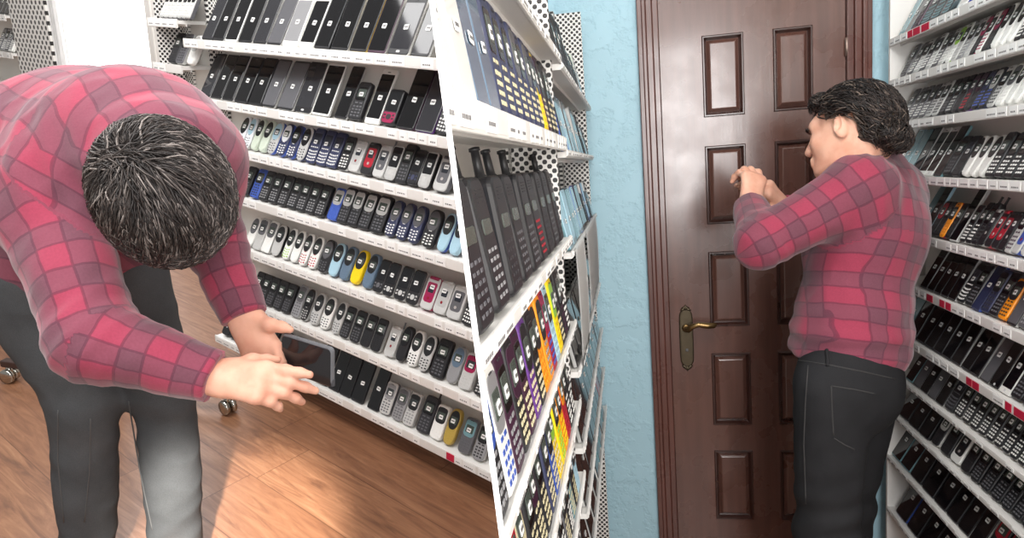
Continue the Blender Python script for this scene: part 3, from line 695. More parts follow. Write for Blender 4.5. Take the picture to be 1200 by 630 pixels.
nearrow(ZN[1], ['Xkkkg+', 'Xkkkg+', 'XkkkG+', 'XkkkK+', 'Xkkkg+', 'Xkkkg+', 'Xkkkr', 'XkkkK', 'Xkkkg', 'XkkkK+'], .44, 1.31, 'second shelf left of the door', lean=9, hs=.82)
nearrow(ZN[2], ['Bgyky', 'BknbG', 'BwgGb', 'BzzzG', 'Bkpze', 'Bzkze', 'Bppke', 'Bkkke', 'Booko', 'BookG', 'Brrmb', 'Bcycc', 'Byyvy', 'Bkkke', 'Bkkkz', 'Bkkkw'], .50, 1.32, 'third shelf left of the door', hs=1.12)
nearrow(ZN[3], ['Bkkyk', 'Bkkkr', 'Bwrrr', 'Bgkee', 'Bkzke', 'Bkpze', 'Bkkke', 'Bnkke', 'Bbnke', 'Byyve', 'Byyyv', 'Boooy', 'Brkor', 'Bkkkw', 'Bkkkw'], .52, 1.32, 'fourth shelf left of the door', hs=1.12)
nearrow(ZN[4], ['Bkkkg', 'Bkkkg', 'Bkkkw', 'Beyee', 'Brzze', 'Beeez', 'Bbkbb', 'Btkkt', 'Bkkkw', 'Bgkke', 'Bkkkw', 'Btkte', 'Bkkke', 'Bckkc'], .60, 1.32, 'fifth shelf left of the door')
nearrow(ZN[5], ['Bkkkg', 'Bkkkw', 'Bbkkb', 'Bkkke', 'Btkkt', 'Bkkke', 'Bgkke', 'Bkkkg', 'Btkte', 'Bkkkg'], .75, 1.32, 'sixth shelf left of the door')
ZF = [-.0, .0]
ZF = [.205, .032, -.175, -.43, -.60, -.75, -.90]
rf = rack('display_rack', M_RL, 1.40, 2.50, ZF, FR + .12, .52, 'far white bay of phone shelves against the blue wall', back=PEG_FINE, lipd=.010)
upright(rf, 2.44, FR + .12, .52, .12)
g = 'phones on the far bay against the blue wall'
def farrow(z, codes, x0, x1, where, lean=12):
    row = []; n = len(codes)
    for i, c in enumerate(codes):
        place(M_RL, c, x0 + (x1 - x0) * (i + .5) / n, z, row, (x1 - x0) / n * .95, lean, y=.003 + proto(c)[1][2] / 2, hs=.84)
    label_row(row, where, g)
farrow(ZF[0], ['Bkkkg', 'Bkkkg', 'XkkkK', 'XkkkK', 'Bkkkg', 'Bkkkg', 'Bkkkk', 'Bkkkg', 'Tsagk', 'Bkkkg'], 1.42, 2.25, 'top shelf against blue wall')
farrow(ZF[1], ['Tkbkk', 'Tbsck', 'TksGk', 'Tkskk', 'Tsskk', 'Tkskk', 'Okskk', 'Tkgkk', 'Oggkg'], 1.42, 2.35, 'second shelf against blue wall')
farrow(ZF[2], ['Tctck', 'Tctck', 'Tkctk', 'Twcck', 'Tbsck', 'Tkpkk', 'Tkskk', 'Oksgk', 'Tksbk', 'Oksgk', 'Tkskk'], 1.42, 2.40, 'third shelf against blue wall')
farrow(ZF[3], ['Tkskk', 'Tksgk', 'Tkwkk', 'Tkskk', 'Tksgk', 'Tkskk', 'Tkskk', 'Tkwgk', 'Tkskk', 'Tktkk', 'Tkskk'], 1.42, 2.42, 'fourth shelf against blue wall')
farrow(ZF[4], ['Tkskk', 'Tkskk', 'Tkzkk', 'Tkwkk', 'Tttkk', 'Tttkk', 'Tkskk', 'Tttkk', 'Ttskk', 'Tkskk', 'Tttkk'], 1.42, 2.42, 'fifth shelf against blue wall')
farrow(ZF[5], ['Tkskk', 'Tkskk', 'Tkskk', 'Tkzkk', 'Tkwkk', 'Tttkk', 'Tttkk', 'Tkskk', 'Tktrk', 'Tktkk', 'Tttkk'], 1.42, 2.42, 'sixth shelf against blue wall')
farrow(ZF[6], ['Tkskk', 'Tkskk', 'Tkskk', 'Tkskk', 'Tkwkk', 'Tttkk', 'Tttkk', 'Tkskk', 'Tttkk'], 1.42, 2.42, 'seventh shelf against blue wall')
# two sheets of paper hanging over the edge of the far bay
def sheet(x0, x1, z0, z1, bulge, label):
    bm = bmesh.new(); rows = []
    for k in range(13):
        v = k / 12; rows.append([bm.verts.new((x0 + (x1 - x0) * i / 6 + .03 * v * v, -0.006 - bulge * math.sin(math.pi * min(1, v * 1.1)) * (.5 + .5 * i / 6), z1 + (z0 - z1) * v)) for i in range(7)])
    for a, b in zip(rows, rows[1:]):
        for i in range(6):
            f = bm.faces.new((a[i], a[i + 1], b[i + 1], b[i])); f.smooth = True
    bmesh.ops.solidify(bm, geom=bm.faces[:], thickness=.0006)
    return tag(obj('paper_sheet', bm, PAPER, None, M_RL), label, 'paper', 'paper sheets hanging on the far bay')
sheet(1.42, 1.70, -.44, -.165, .004, 'larger white paper sheet hanging from the far bay left of the door')
sheet(1.80, 2.36, -.40, -.165, .003, 'narrower white paper sheet hanging nearest the blue wall')

# ------------------------------------------------------------------ wheeled stand behind the bending man (its castors show)
def wheeled_stand():
    def fl(px, py):
        r = ray(px, py); return ML.inverted() @ Vector(cw(r * (-FL / (r @ nL))))
    a, b = fl(13, 447), fl(268, 484); c = (a + b) / 2; ang = math.atan2(b.y - a.y, b.x - a.x); h = (b - a).length / 2
    r = empty('wheeled_stand', ML @ Matrix.Translation((c.x, c.y, FL)) @ Matrix.Rotation(ang, 4, 'Z'), 'wheeled stand on chrome castors mostly hidden behind the bending man', 'stand')
    dk = mat((58, 40, 36), .5, name='dark_bar')
    bm = bmesh.new(); box(bm, -h - .015, h + .015, -.016, .016, .066, .092, bev=.004); box(bm, -.016, .016, -.16, .16, .066, .092, bev=.004); obj('base_bar', bm, dk, r)
    bm = bmesh.new(); tube(bm, [(0, 0, .09), (0, 0, .62)], .016, 12); obj('post', bm, dk, r)
    for x, y in ((-h, 0), (h, 0), (0, -.14), (0, .14)):
        bm = bmesh.new(); M = Matrix.Translation((x, y, 0)) @ Matrix.Rotation(R() * 3, 4, 'Z')
        for s in (-1, 1): lathe(bm, [(.004, -.009), (.024, -.009), (.028, -.004), (.028, .004), (.024, .009), (.004, .009)], 18, M=M @ Matrix.Translation((0, s * .013, .0285)) @ Matrix.Rotation(math.pi / 2, 4, 'X'))
        tube(bm, [M @ Vector((.01, 0, .028)), M @ Vector((.004, 0, .05)), M @ Vector((0, 0, .07))], [.009, .011, .008], 8)
        obj('castor', bm, CHROME, r)
wheeled_stand()
# photographer's shoe tip at the bottom of the rack room

# ================================================================== PEOPLE
class SDF:
    """smooth union of tapered limbs and ellipsoids, meshed as one continuous surface"""
    def __init__(s): s.pr = []; s.neg = []
    def limb(s, a, b, ra, rb, k=.02, e=None, sq=1.0, cap=None):
        s.pr.append(('c', np.array(a, float), np.array(b, float), ra, rb, k, None if e is None else nrm(e), sq, cap)); return s
    def chain(s, pts, rad, k=.02, **kw):
        for i in range(len(pts) - 1): s.limb(pts[i], pts[i + 1], rad[i], rad[i + 1], k, **kw)
        return s
    def ell(s, c, axes, radii, k=.02, neg=False):
        A = np.array([nrm(a) for a in axes]); (s.neg if neg else s.pr).append(('e', np.array(c, float), A, np.array(radii, float), k)); return s
    def one(s, p, X):
        if p[0] == 'e':
            _, c, A, r, k = p; q = (X - c) @ A.T; u = q / r; l = np.linalg.norm(u, axis=1); g = np.linalg.norm(u / r, axis=1) + 1e-9
            return l * (l - 1) / g
        _, a, b, ra, rb, k, e, sq, cap = p
        ab = b - a; L2 = ab @ ab; t = np.clip((X - a) @ ab / L2, 0, 1); q = X - a - t[:, None] * ab
        if e is not None:
            c = q @ e; q = q + np.outer(c * (1 / sq - 1), e)
        d = np.linalg.norm(q, axis=1) - (ra + (rb - ra) * t)
        if cap: 
            d = np.maximum(d, (X - b) @ (ab / math.sqrt(L2)))
        return d
    def __call__(s, X):
        d = np.full(len(X), 9.0)
        lo, hi = X.min(0), X.max(0)
        for p in s.pr:
            k = p[5] if p[0] == 'c' else p[4]
            if p[0] == 'e': a, b, m = p[1], p[1], p[3].max()
            else: a, b, m = np.minimum(p[1], p[2]), np.maximum(p[1], p[2]), max(p[3], p[4]) * max(1, p[7])
            if (np.maximum(np.maximum(a - m - hi, lo - b - m), 0).max()) > k + .03 and len(X) < 40000: continue
            e = s.one(p, X); h = np.maximum(k - np.abs(d - e), 0) / k; d = np.minimum(d, e) - h * h * k * .25
        for p in s.neg:
            k = p[4]; e = -s.one(p, X); h = np.maximum(k - np.abs(d - e), 0) / k; d = np.maximum(d, e) + h * h * k * .25
        return d
    def bounds(s, m):
        P_ = []
        for p in s.pr:
            if p[0] == 'e': P_ += [p[1] - p[3].max(), p[1] + p[3].max()]
            else:
                f = max(1, p[7]); P_ += [p[1] - p[3] * f, p[1] + p[3] * f, p[2] - p[4] * f, p[2] + p[4] * f]
        P_ = np.array(P_); return P_.min(0) - m, P_.max(0) + m
def nets(fn, lo, hi, v, B=8):
    n = [int(math.ceil((hi[i] - lo[i]) / v / B)) * B + 1 for i in range(3)]
    nb = [(q - 1) // B for q in n]
    S = np.full(n, 1.0, np.float32)
    cx = [lo[i] + (np.arange(nb[i]) + .5) * B * v for i in range(3)]
    G = np.stack(np.meshgrid(*cx, indexing='ij'), -1).reshape(-1, 3)
    D = fn(G); rad = B * v * .87
    S0 = np.where(D < 0, -1.0, 1.0)
    act = np.abs(D) < rad * 1.6 + .01
    I = np.stack(np.unravel_index(np.arange(len(G)), nb), -1)
    for b in np.nonzero((~act) & (D < 0))[0]:
        i, j, k = I[b] * B; S[i:i + B + 1, j:j + B + 1, k:k + B + 1] = -1
    r = np.arange(B + 1); off = np.stack(np.meshgrid(r, r, r, indexing='ij'), -1).reshape(-1, 3)
    ids = np.nonzero(act)[0]
    for c in range(0, len(ids), 30):
        bl = I[ids[c:c + 30]] * B
        pt = (bl[:, None, :] + off[None]).reshape(-1, 3); val = fn(lo + pt * v)
        S[pt[:, 0], pt[:, 1], pt[:, 2]] = val
    ins = S < 0; cnt = np.zeros([q - 1 for q in n], np.int8)
    sl = lambda a, i, j, k: a[i:a.shape[0] - 1 + i, j:a.shape[1] - 1 + j, k:a.shape[2] - 1 + k]
    for i in (0, 1):
        for j in (0, 1):
            for k in (0, 1): cnt += sl(ins, i, j, k)
    cell = np.argwhere((cnt > 0) & (cnt < 8)); idx = np.full(cnt.shape, -1, np.int32); idx[tuple(cell.T)] = np.arange(len(cell))
    acc = np.zeros((len(cell), 3)); num = np.zeros(len(cell))
    for ax in range(3):
        for u in (0, 1):
            for w in (0, 1):
                o = [0, 0, 0]; o[(ax + 1) % 3] = u; o[(ax + 2) % 3] = w; p0 = cell + o; p1 = p0.copy(); p1[:, ax] += 1
                s0 = S[tuple(p0.T)].astype(float); s1 = S[tuple(p1.T)].astype(float); m = (s0 < 0) != (s1 < 0)
                t = np.where(m, s0 / np.where(m, s0 - s1, 1), 0); pos = np.array(o, float)[None].repeat(len(cell), 0); pos[:, ax] = t
                acc += pos * m[:, None]; num += m
    V = lo + (cell + acc / num[:, None]) * v
    Q = []
    for ax in range(3):
        a0 = [slice(None)] * 3; a1 = [slice(None)] * 3; a0[ax] = slice(0, -1); a1[ax] = slice(1, None)
        e = np.argwhere(ins[tuple(a0)] != ins[tuple(a1)]); u, w = (ax + 1) % 3, (ax + 2) % 3
        e = e[(e[:, u] > 0) & (e[:, w] > 0) & (e[:, u] < cnt.shape[u]) & (e[:, w] < cnt.shape[w])]
        def at(du, dw):
            p = e.copy(); p[:, u] -= du; p[:, w] -= dw; return idx[tuple(p.T)]
        q = np.stack([at(1, 1), at(0, 1), at(0, 0), at(1, 0)], 1); inside = ins[tuple(e.T)]
        q[~inside] = q[~inside][:, ::-1]; Q.append(q)
    Q = np.concatenate(Q); Q = Q[(Q >= 0).all(1)]
    return V, Q
def npmesh(name, V, Q, mats, M, smooth=True, attr=None):
    inv = np.array(M.inverted()); V = V @ inv[:3, :3].T + inv[:3, 3]
    me = bpy.data.meshes.new(name); n = len(Q[0])
    me.vertices.add(len(V)); me.vertices.foreach_set('co', V.astype(np.float32).ravel())
    me.loops.add(len(Q) * n); me.loops.foreach_set('vertex_index', Q.astype(np.int32).ravel())
    me.polygons.add(len(Q)); me.polygons.foreach_set('loop_start', (np.arange(len(Q)) * n).astype(np.int32))
    me.polygons.foreach_set('use_smooth', np.full(len(Q), smooth))
    me.update(calc_edges=True); me.validate()
    if attr is not None:
        for k, a in attr.items():
            at = me.attributes.new(k, 'FLOAT_VECTOR', 'POINT'); at.data.foreach_set('vector', a.astype(np.float32).ravel())
    for m in mats: me.materials.append(m)
    return me
def wob(X, f, seed):
    """smooth pseudo-noise in [-1,1]"""
    r = np.random.RandomState(seed); out = np.zeros(len(X))
    for i in range(5):
        k = r.normal(size=3); k *= f * (1 + .45 * i) / np.linalg.norm(k); m = r.normal(size=3) * f * .6
        out += np.sin(X @ k + 1.4 * np.sin(X @ m + r.rand() * 6) + r.rand() * 6) / (1 + .5 * i)
    return out / 2.4
def chain_coords(X, chains):
    """plaid coordinates: for each point the nearest limb chain's (arc around, length along)"""
    best = np.full(len(X), 9.0); uv = np.zeros((len(X), 3))
    for ci, (pts, ref, rad) in enumerate(chains):
        L = 0
        for a, b in zip(pts, pts[1:]):
            a = np.array(a); b = np.array(b); ab = b - a; l = np.linalg.norm(ab); T = ab / l; t = np.clip((X - a) @ T, 0, l); q = X - a - t[:, None] * T
            d = np.linalg.norm(q, axis=1) - rad
            e1 = nrm(ref - T * (ref @ T)); e2 = np.cross(T, e1); m = d < best
            ang = np.arctan2(q @ e2, q @ e1); best = np.where(m, d, best)
            if ci == 0: c1, c2 = q @ e1, q @ e2; ang = (c2 + np.sign(c2) * np.maximum(0, .02 - c1)) / rad
            uv[m, 0] = (ang * rad)[m]; uv[m, 1] = (L + (X - a) @ T)[m]; uv[m, 2] = ci
            L += l
    return uv
# ---- cloth, skin, hair materials
def plaid_mat(per=.086):
    t = NT('plaid_flannel'); at = t.n('ShaderNodeAttribute', attribute_name='plaid'); sx = t.n('ShaderNodeSeparateXYZ'); t.link(at.outputs['Vector'], sx.inputs[0])
    no = t.n('ShaderNodeTexNoise', i_Scale=260.0, i_Detail=2.0); tc = t.n('ShaderNodeTexCoord'); t.link(tc.outputs['Object'], no.inputs['Vector'])
    n2 = t.n('ShaderNodeTexNoise', i_Scale=14.0, i_Detail=2.0); t.link(tc.outputs['Object'], n2.inputs['Vector'])
    j = t.math('MULTIPLY', t.math('SUBTRACT', n2.outputs[0], .5), .012)
    def band(c):
        f = t.math('FRACT', t.math('ADD', t.math('DIVIDE', t.math('ADD', c, j), per), 20.0))
        s = t.n('ShaderNodeMapRange', interpolation_type='SMOOTHSTEP', i_From_Min=.18, i_From_Max=.27); t.link(t.math('ABSOLUTE', t.math('SUBTRACT', f, .5)), s.inputs[0])
        b = t.math('SUBTRACT', 1.0, s.outputs[0])
        ln = t.math('LESS_THAN', t.math('ABSOLUTE', t.math('SUBTRACT', t.math('ABSOLUTE', t.math('SUBTRACT', f, .5)), .225)), .026)
        return b, ln
    bu, lu = band(sx.outputs[0]); bv, lv = band(sx.outputs[1])
    wv = t.math('ADD', .86, t.math('MULTIPLY', no.outputs[0], .28))
    both = t.math('MULTIPLY', bu, bv); any_ = t.math('SUBTRACT', t.math('ADD', bu, bv), both)
    col = t.mix(t.math('MULTIPLY', any_, .55), lin((148, 55, 77)), lin((98, 66, 78)))
    col = t.mix(t.math('MULTIPLY', both, .50), col, lin((82, 62, 72)))
    l = t.math('MAXIMUM', t.math('MULTIPLY', lu, .42), t.math('MULTIPLY', lv, .42))
    col = t.mix(l, col, lin((54, 26, 44)))
    h = t.n('ShaderNodeHueSaturation'); t.link(col, h.inputs['Color']); t.link(wv, h.inputs['Value'])
    t.link(h.outputs[0], t.b.inputs['Base Color']); t.b.inputs['Roughness'].default_value = .85; t.b.inputs['Specular IOR Level'].default_value = .25
    t.b.inputs['Sheen Weight'].default_value = .25; t.b.inputs['Sheen Roughness'].default_value = .5
    bp = t.n('ShaderNodeBump', i_Strength=.12, i_Distance=.002); t.link(no.outputs[0], bp.inputs['Height']); t.link(bp.outputs[0], t.b.inputs['Normal'])
    return t.m
PLAID = plaid_mat()
def denim_mat(rgb, name):
    t = NT(name); tc = t.n('ShaderNodeTexCoord')
    a = t.n('ShaderNodeTexNoise', i_Scale=9.0, i_Detail=4.0); t.link(tc.outputs['Object'], a.inputs['Vector'])
    b = t.n('ShaderNodeTexNoise', i_Scale=420.0, i_Detail=1.0); t.link(tc.outputs['Object'], b.inputs['Vector'])
    c = lin(rgb); col = t.ramp(a.outputs[0], [(.35, tuple(v * .85 for v in c)), (.7, tuple(v * 1.2 for v in c))])
    h = t.n('ShaderNodeHueSaturation'); t.link(col, h.inputs['Color']); t.link(t.math('ADD', .8, t.math('MULTIPLY', b.outputs[0], .4)), h.inputs['Value'])
    t.link(h.outputs[0], t.b.inputs['Base Color']); t.b.inputs['Roughness'].default_value = .85; t.b.inputs['Specular IOR Level'].default_value = .2
    bp = t.n('ShaderNodeBump', i_Strength=.15, i_Distance=.002); t.link(b.outputs[0], bp.inputs['Height']); t.link(bp.outputs[0], t.b.inputs['Normal'])
    return t.m
DENIM = denim_mat((72, 74, 76), 'grey_denim'); DENIM_K = denim_mat((38, 38, 40), 'dark_denim')
def skin_mat():
    t = NT('skin'); tc = t.n('ShaderNodeTexCoord'); a = t.n('ShaderNodeTexNoise', i_Scale=24.0, i_Detail=4.0); t.link(tc.outputs['Object'], a.inputs['Vector'])
    t.link(t.ramp(a.outputs[0], [(.35, lin((214, 156, 132))), (.65, lin((228, 178, 154)))]), t.b.inputs['Base Color'])
    t.b.inputs['Roughness'].default_value = .5; t.b.inputs['Subsurface Weight'].default_value = .12; t.b.inputs['Subsurface Radius'].default_value = (.01, .004, .002)
    t.b.inputs['Specular IOR Level'].default_value = .35
    return t.m
SKIN = skin_mat()
def hair_mat(stops, name):
    t = NT(name); g = t.n('ShaderNodeNewGeometry'); t.link(t.ramp(g.outputs['Random Per Island'], stops), t.b.inputs['Base Color'])
    t.b.inputs['Roughness'].default_value = .46; t.b.inputs['Specular IOR Level'].default_value = .4; return t.m
HAIR_G = hair_mat([(0, lin((30, 26, 25))), (.5, lin((46, 40, 38))), (.8, lin((80, 72, 68))), (1, lin((140, 131, 126)))], 'greying_dark_hair')
HAIR_B = hair_mat([(0, lin((18, 14, 13))), (.6, lin((34, 26, 24))), (.88, lin((64, 52, 46))), (1, lin((120, 106, 96)))], 'dark_brown_hair')

def hand(S, w, d, nrm_back, thumb, L=.19, curls=((.5, .6, .4),) * 4, spread=.10, tdir=None, tlen=1.0, kk=.008, wr=.026, sgn=1):
    """w wrist, d direction to the fingers, nrm_back out of the back of the hand, thumb towards the thumb side"""
    d = nrm(d); b = nrm(np.array(nrm_back) - d * (np.array(nrm_back) @ d)); s = nrm(np.array(thumb) - d * (np.array(thumb) @ d) - b * (np.array(thumb) @ b))
    k = L / .19; w = np.array(w, float)
    S.limb(w, w + d * .03 * k, wr * k, .028 * k, .02, e=b, sq=.75)
    for o, r in ((-.030, .0150), (-.011, .0158), (.009, .0162), (.027, .0160)):
        S.limb(w + d * .022 * k + s * o * .55 * k, w + d * .088 * k + s * o * k + b * .003 * k, r * 1.05 * k, r * .92 * k, .018, e=b, sq=.85)
    lens = ((.030, .022, .017), (.041, .027, .020), (.045, .030, .021), (.040, .026, .020))
    for i, (o, ln) in enumerate(zip((-.031, -.011, .010, .030), lens)):
        p = w + d * (.088 + (.004 if i in (1, 2) else -.004 if i == 0 else 0)) * k + s * o * k; a = spread * (i - 1.5)
        dd = nrm(d + s * a); cur = 0; r = (.0090, .0098, .0102, .0100)[i] * k
        for j in range(3):
            cur += curls[i][j]; dirn = dd * math.cos(cur) - b * math.sin(cur); q = p + dirn * ln[j] * k
            S.limb(p, q, r * (1.08 - .10 * j), r * (.98 - .12 * j), kk); p = q
    td = nrm(d * .7 + s * .8 - b * .35) if tdir is None else nrm(tdir)
    p0 = w + d * .022 * k + s * .020 * k - b * .006 * k; p1 = p0 + nrm(d * .75 + s * .75 - b * .3) * .040 * k
    S.limb(p0, p1, .0165 * k, .0125 * k, .016); p2 = p1 + td * .034 * k * tlen; p3 = p2 + nrm(td + d * .25) * .026 * k * tlen
    S.limb(p1, p2, .0115 * k, .0098 * k, .010); S.limb(p2, p3, .0098 * k, .0072 * k, kk)
    return S
def head(S, c, f, u, k=1.0):
    """c centre of the skull, f facing direction, u crown direction"""
    f = nrm(f); u = nrm(np.array(u) - f * (np.array(u) @ f)); l = np.cross(u, f); A = (l, f, u)
    at = lambda x, y, z: c + (l * x + f * y + u * z) * k
    S.ell(at(0, -.008, .022), A, np.array((.076, .097, .096)) * k, .03)
    S.ell(at(0, .030, -.045), A, np.array((.058, .062, .075)) * k, .04)
    S.ell(at(0, .070, -.088), A, np.array((.028, .024, .022)) * k, .03)       # chin
    S.ell(at(0, .072, .030), A, np.array((.052, .024, .022)) * k, .03)        # brow
    S.limb(at(0, .090, .022), at(0, .112, -.024), .0075 * k, .0098 * k, .012)  # nose
    S.ell(at(0, .104, -.029), A, np.array((.016, .010, .008)) * k, .008)
    for s in (-1, 1):
        S.ell(at(.034 * s, .066, -.018), A, np.array((.024, .022, .022)) * k, .02)   # cheek
        S.ell(at(.031 * s, .098, .006), A, np.array((.019, .016, .012)) * k, .014, neg=True)   # socket
        S.ell(at(.031 * s, .078, .004), A, np.array((.014, .013, .011)) * k, .006)   # lid over eye
        e = nrm(l * s * .86 - f * .5); a2 = nrm(f * .9 + l * s * .45); 
        S.ell(at(.080 * s, -.010, -.004), (e, a2, u), np.array((.010, .019, .033)) * k, .008)
        S.ell(at(.089 * s, -.004, .002), (e, a2, u), np.array((.006, .010, .019)) * k, .006, neg=True)
    S.limb(at(-.018, .092, -.056), at(.018, .092, -.056), .0075 * k, .0075 * k, .010)
    S.limb(at(-.016, .090, -.068), at(.016, .090, -.068), .0080 * k, .0080 * k, .010)
    return A
def locks(c, A, radii, n, where, flow, length, lift, width, seed, segs=6, curl=.0):
    """hair locks combed over a skull ellipsoid; returns one mesh worth of tapered strands"""
    rs = np.random.RandomState(seed); A = np.array([nrm(a) for a in A]); V = []; Q = []
    made = 0
    while made < n:
        v = rs.normal(size=3); v /= np.linalg.norm(v)
        if not where(v, rs): continue
        made += 1; p = v * radii; pos = []; L = length * rs.uniform(.6, 1.25); st = L / segs; ph = rs.rand() * 6.28; w = width * rs.uniform(.6, 1.4)
        dirn = None
        for i in range(segs + 1):
            nn = p / radii ** 2; nn /= np.linalg.norm(nn)
            fl = flow(p / np.linalg.norm(p), rs) if i == 0 else fl * .75 + flow(p / np.linalg.norm(p), rs) * .25
            fl = fl - nn * (fl @ nn); fl /= np.linalg.norm(fl) + 1e-9
            sd = np.cross(nn, fl); g = i / segs
            pos.append((p + nn * (lift[0] + (lift[1] - lift[0]) * math.sin(g * 2.2) * rs.uniform(.85, 1.15)) + sd * curl * math.sin(g * 5 + ph), sd, nn, w * (1.0 - g ** 2.2 * .9)))
            p = p + (fl + sd * .25 * math.sin(ph + g * 3)) * st
            s_ = np.sqrt(((p / radii) ** 2).sum()); p = p / s_
        b = len(V)
        for q, sd, nn, ww in pos:
            V += [q - sd * ww, q + nn * ww * .7, q + sd * ww, q - nn * ww * .4]
        for i in range(segs):
            for j in range(4): Q.append((b + i * 4 + j, b + i * 4 + (j + 1) % 4, b + i * 4 + 4 + (j + 1) % 4, b + i * 4 + 4 + j))
        Q.append((b + 3, b + 2, b + 1, b)); e = b + segs * 4; Q.append((e, e + 1, e + 2, e + 3))
    return np.array(V) @ A + c, np.array(Q)
def seam(pts, name, m, parent, M, r=.0022):
    bm = bmesh.new(); inv = M.inverted(); tube(bm, [inv @ Vector(p) for p in pts], r, 6); return obj(name, bm, m, parent)
def shoe(name, heel, toe, up, m, parent, M, w=.048):
    heel = np.array(heel); toe = np.array(toe); up = nrm(up); d = nrm(toe - heel); s = np.cross(up, d)
    S = SDF(); L = np.linalg.norm(toe - heel)
    S.ell(heel + d * L * .5 + up * .035, (d, s, up), (L * .52, w, .036), .03); S.ell(heel + d * L * .22 + up * .06, (d, s, up), (L * .22, w * .8, .05), .04)
    S.ell(heel + d * L * .75 + up * .035, (d, s, up), (L * .26, w * .98, .034), .03)
    lo, hi = S.bounds(.01); fn = lambda X: np.maximum(S(X), -((X - heel) @ up))
    V, Q = nets(fn, lo, hi, .006); return obj(name, npmesh(name, V, Q, [m], M), [m], parent)

# ------------------------------------------------------------------ the man bending forward (rack room)
UPL = TO @ -nL; UPR = np.array([0, 0, 1.0])
def cd(x, y, z): return TO @ np.array([x, y, z], float)      # camera-frame direction -> world
CAMP = np.array([0, 0, HC])
def build_person(name, M, label, S, vox, shirt_fn, shirt_b, shirt_chains, jeans_fn, jeans_b, denim):
    lo, hi = S.bounds(.012); V, Q = nets(S, lo, hi, vox)
    body = obj(name, npmesh(name, V, Q, [SKIN], M), [SKIN], None, M); body.matrix_world = M; tag(body, label, 'person')
    V, Q = nets(shirt_fn, shirt_b[0], shirt_b[1], .006)
    uv = chain_coords(V, shirt_chains)
    sh = obj('plaid_shirt', npmesh('plaid_shirt', V, Q, [PLAID], M, attr={'plaid': uv}), [PLAID], body)
    T0 = time.time(); V, Q = nets(jeans_fn, jeans_b[0], jeans_b[1], .006)
    je = obj('jeans', npmesh('jeans', V, Q, [denim], M), [denim], body)
    return body, sh, je
def PB(x, y, z): return P(x, y, z * .95)
def draped(o, M, lines, name, m, r=.0018):
    """stitched lines that lie on a garment's surface"""
    from mathutils.bvhtree import BVHTree
    t = BVHTree.FromPolygons([M @ v.co for v in o.data.vertices], [tuple(p.vertices) for p in o.data.polygons]); inv = M.inverted()
    for ln in lines:
        pts = []
        for (a, b), (c, d) in zip(ln, ln[1:]):
            for k in range(8):
                u = a + (c - a) * k / 8; v = b + (d - b) * k / 8; dr = nrm(P(u, v, 1.0) - CAMP); h = t.ray_cast(Vector(CAMP), Vector(dr))
                if h[0] is not None: pts.append(inv @ (h[0] + h[1] * r * .2))
        if len(pts) > 3:
            bm = bmesh.new(); tube(bm, pts, r, 6)
            for f in bm.faces: f.smooth = True
            obj(name, bm, m, o)
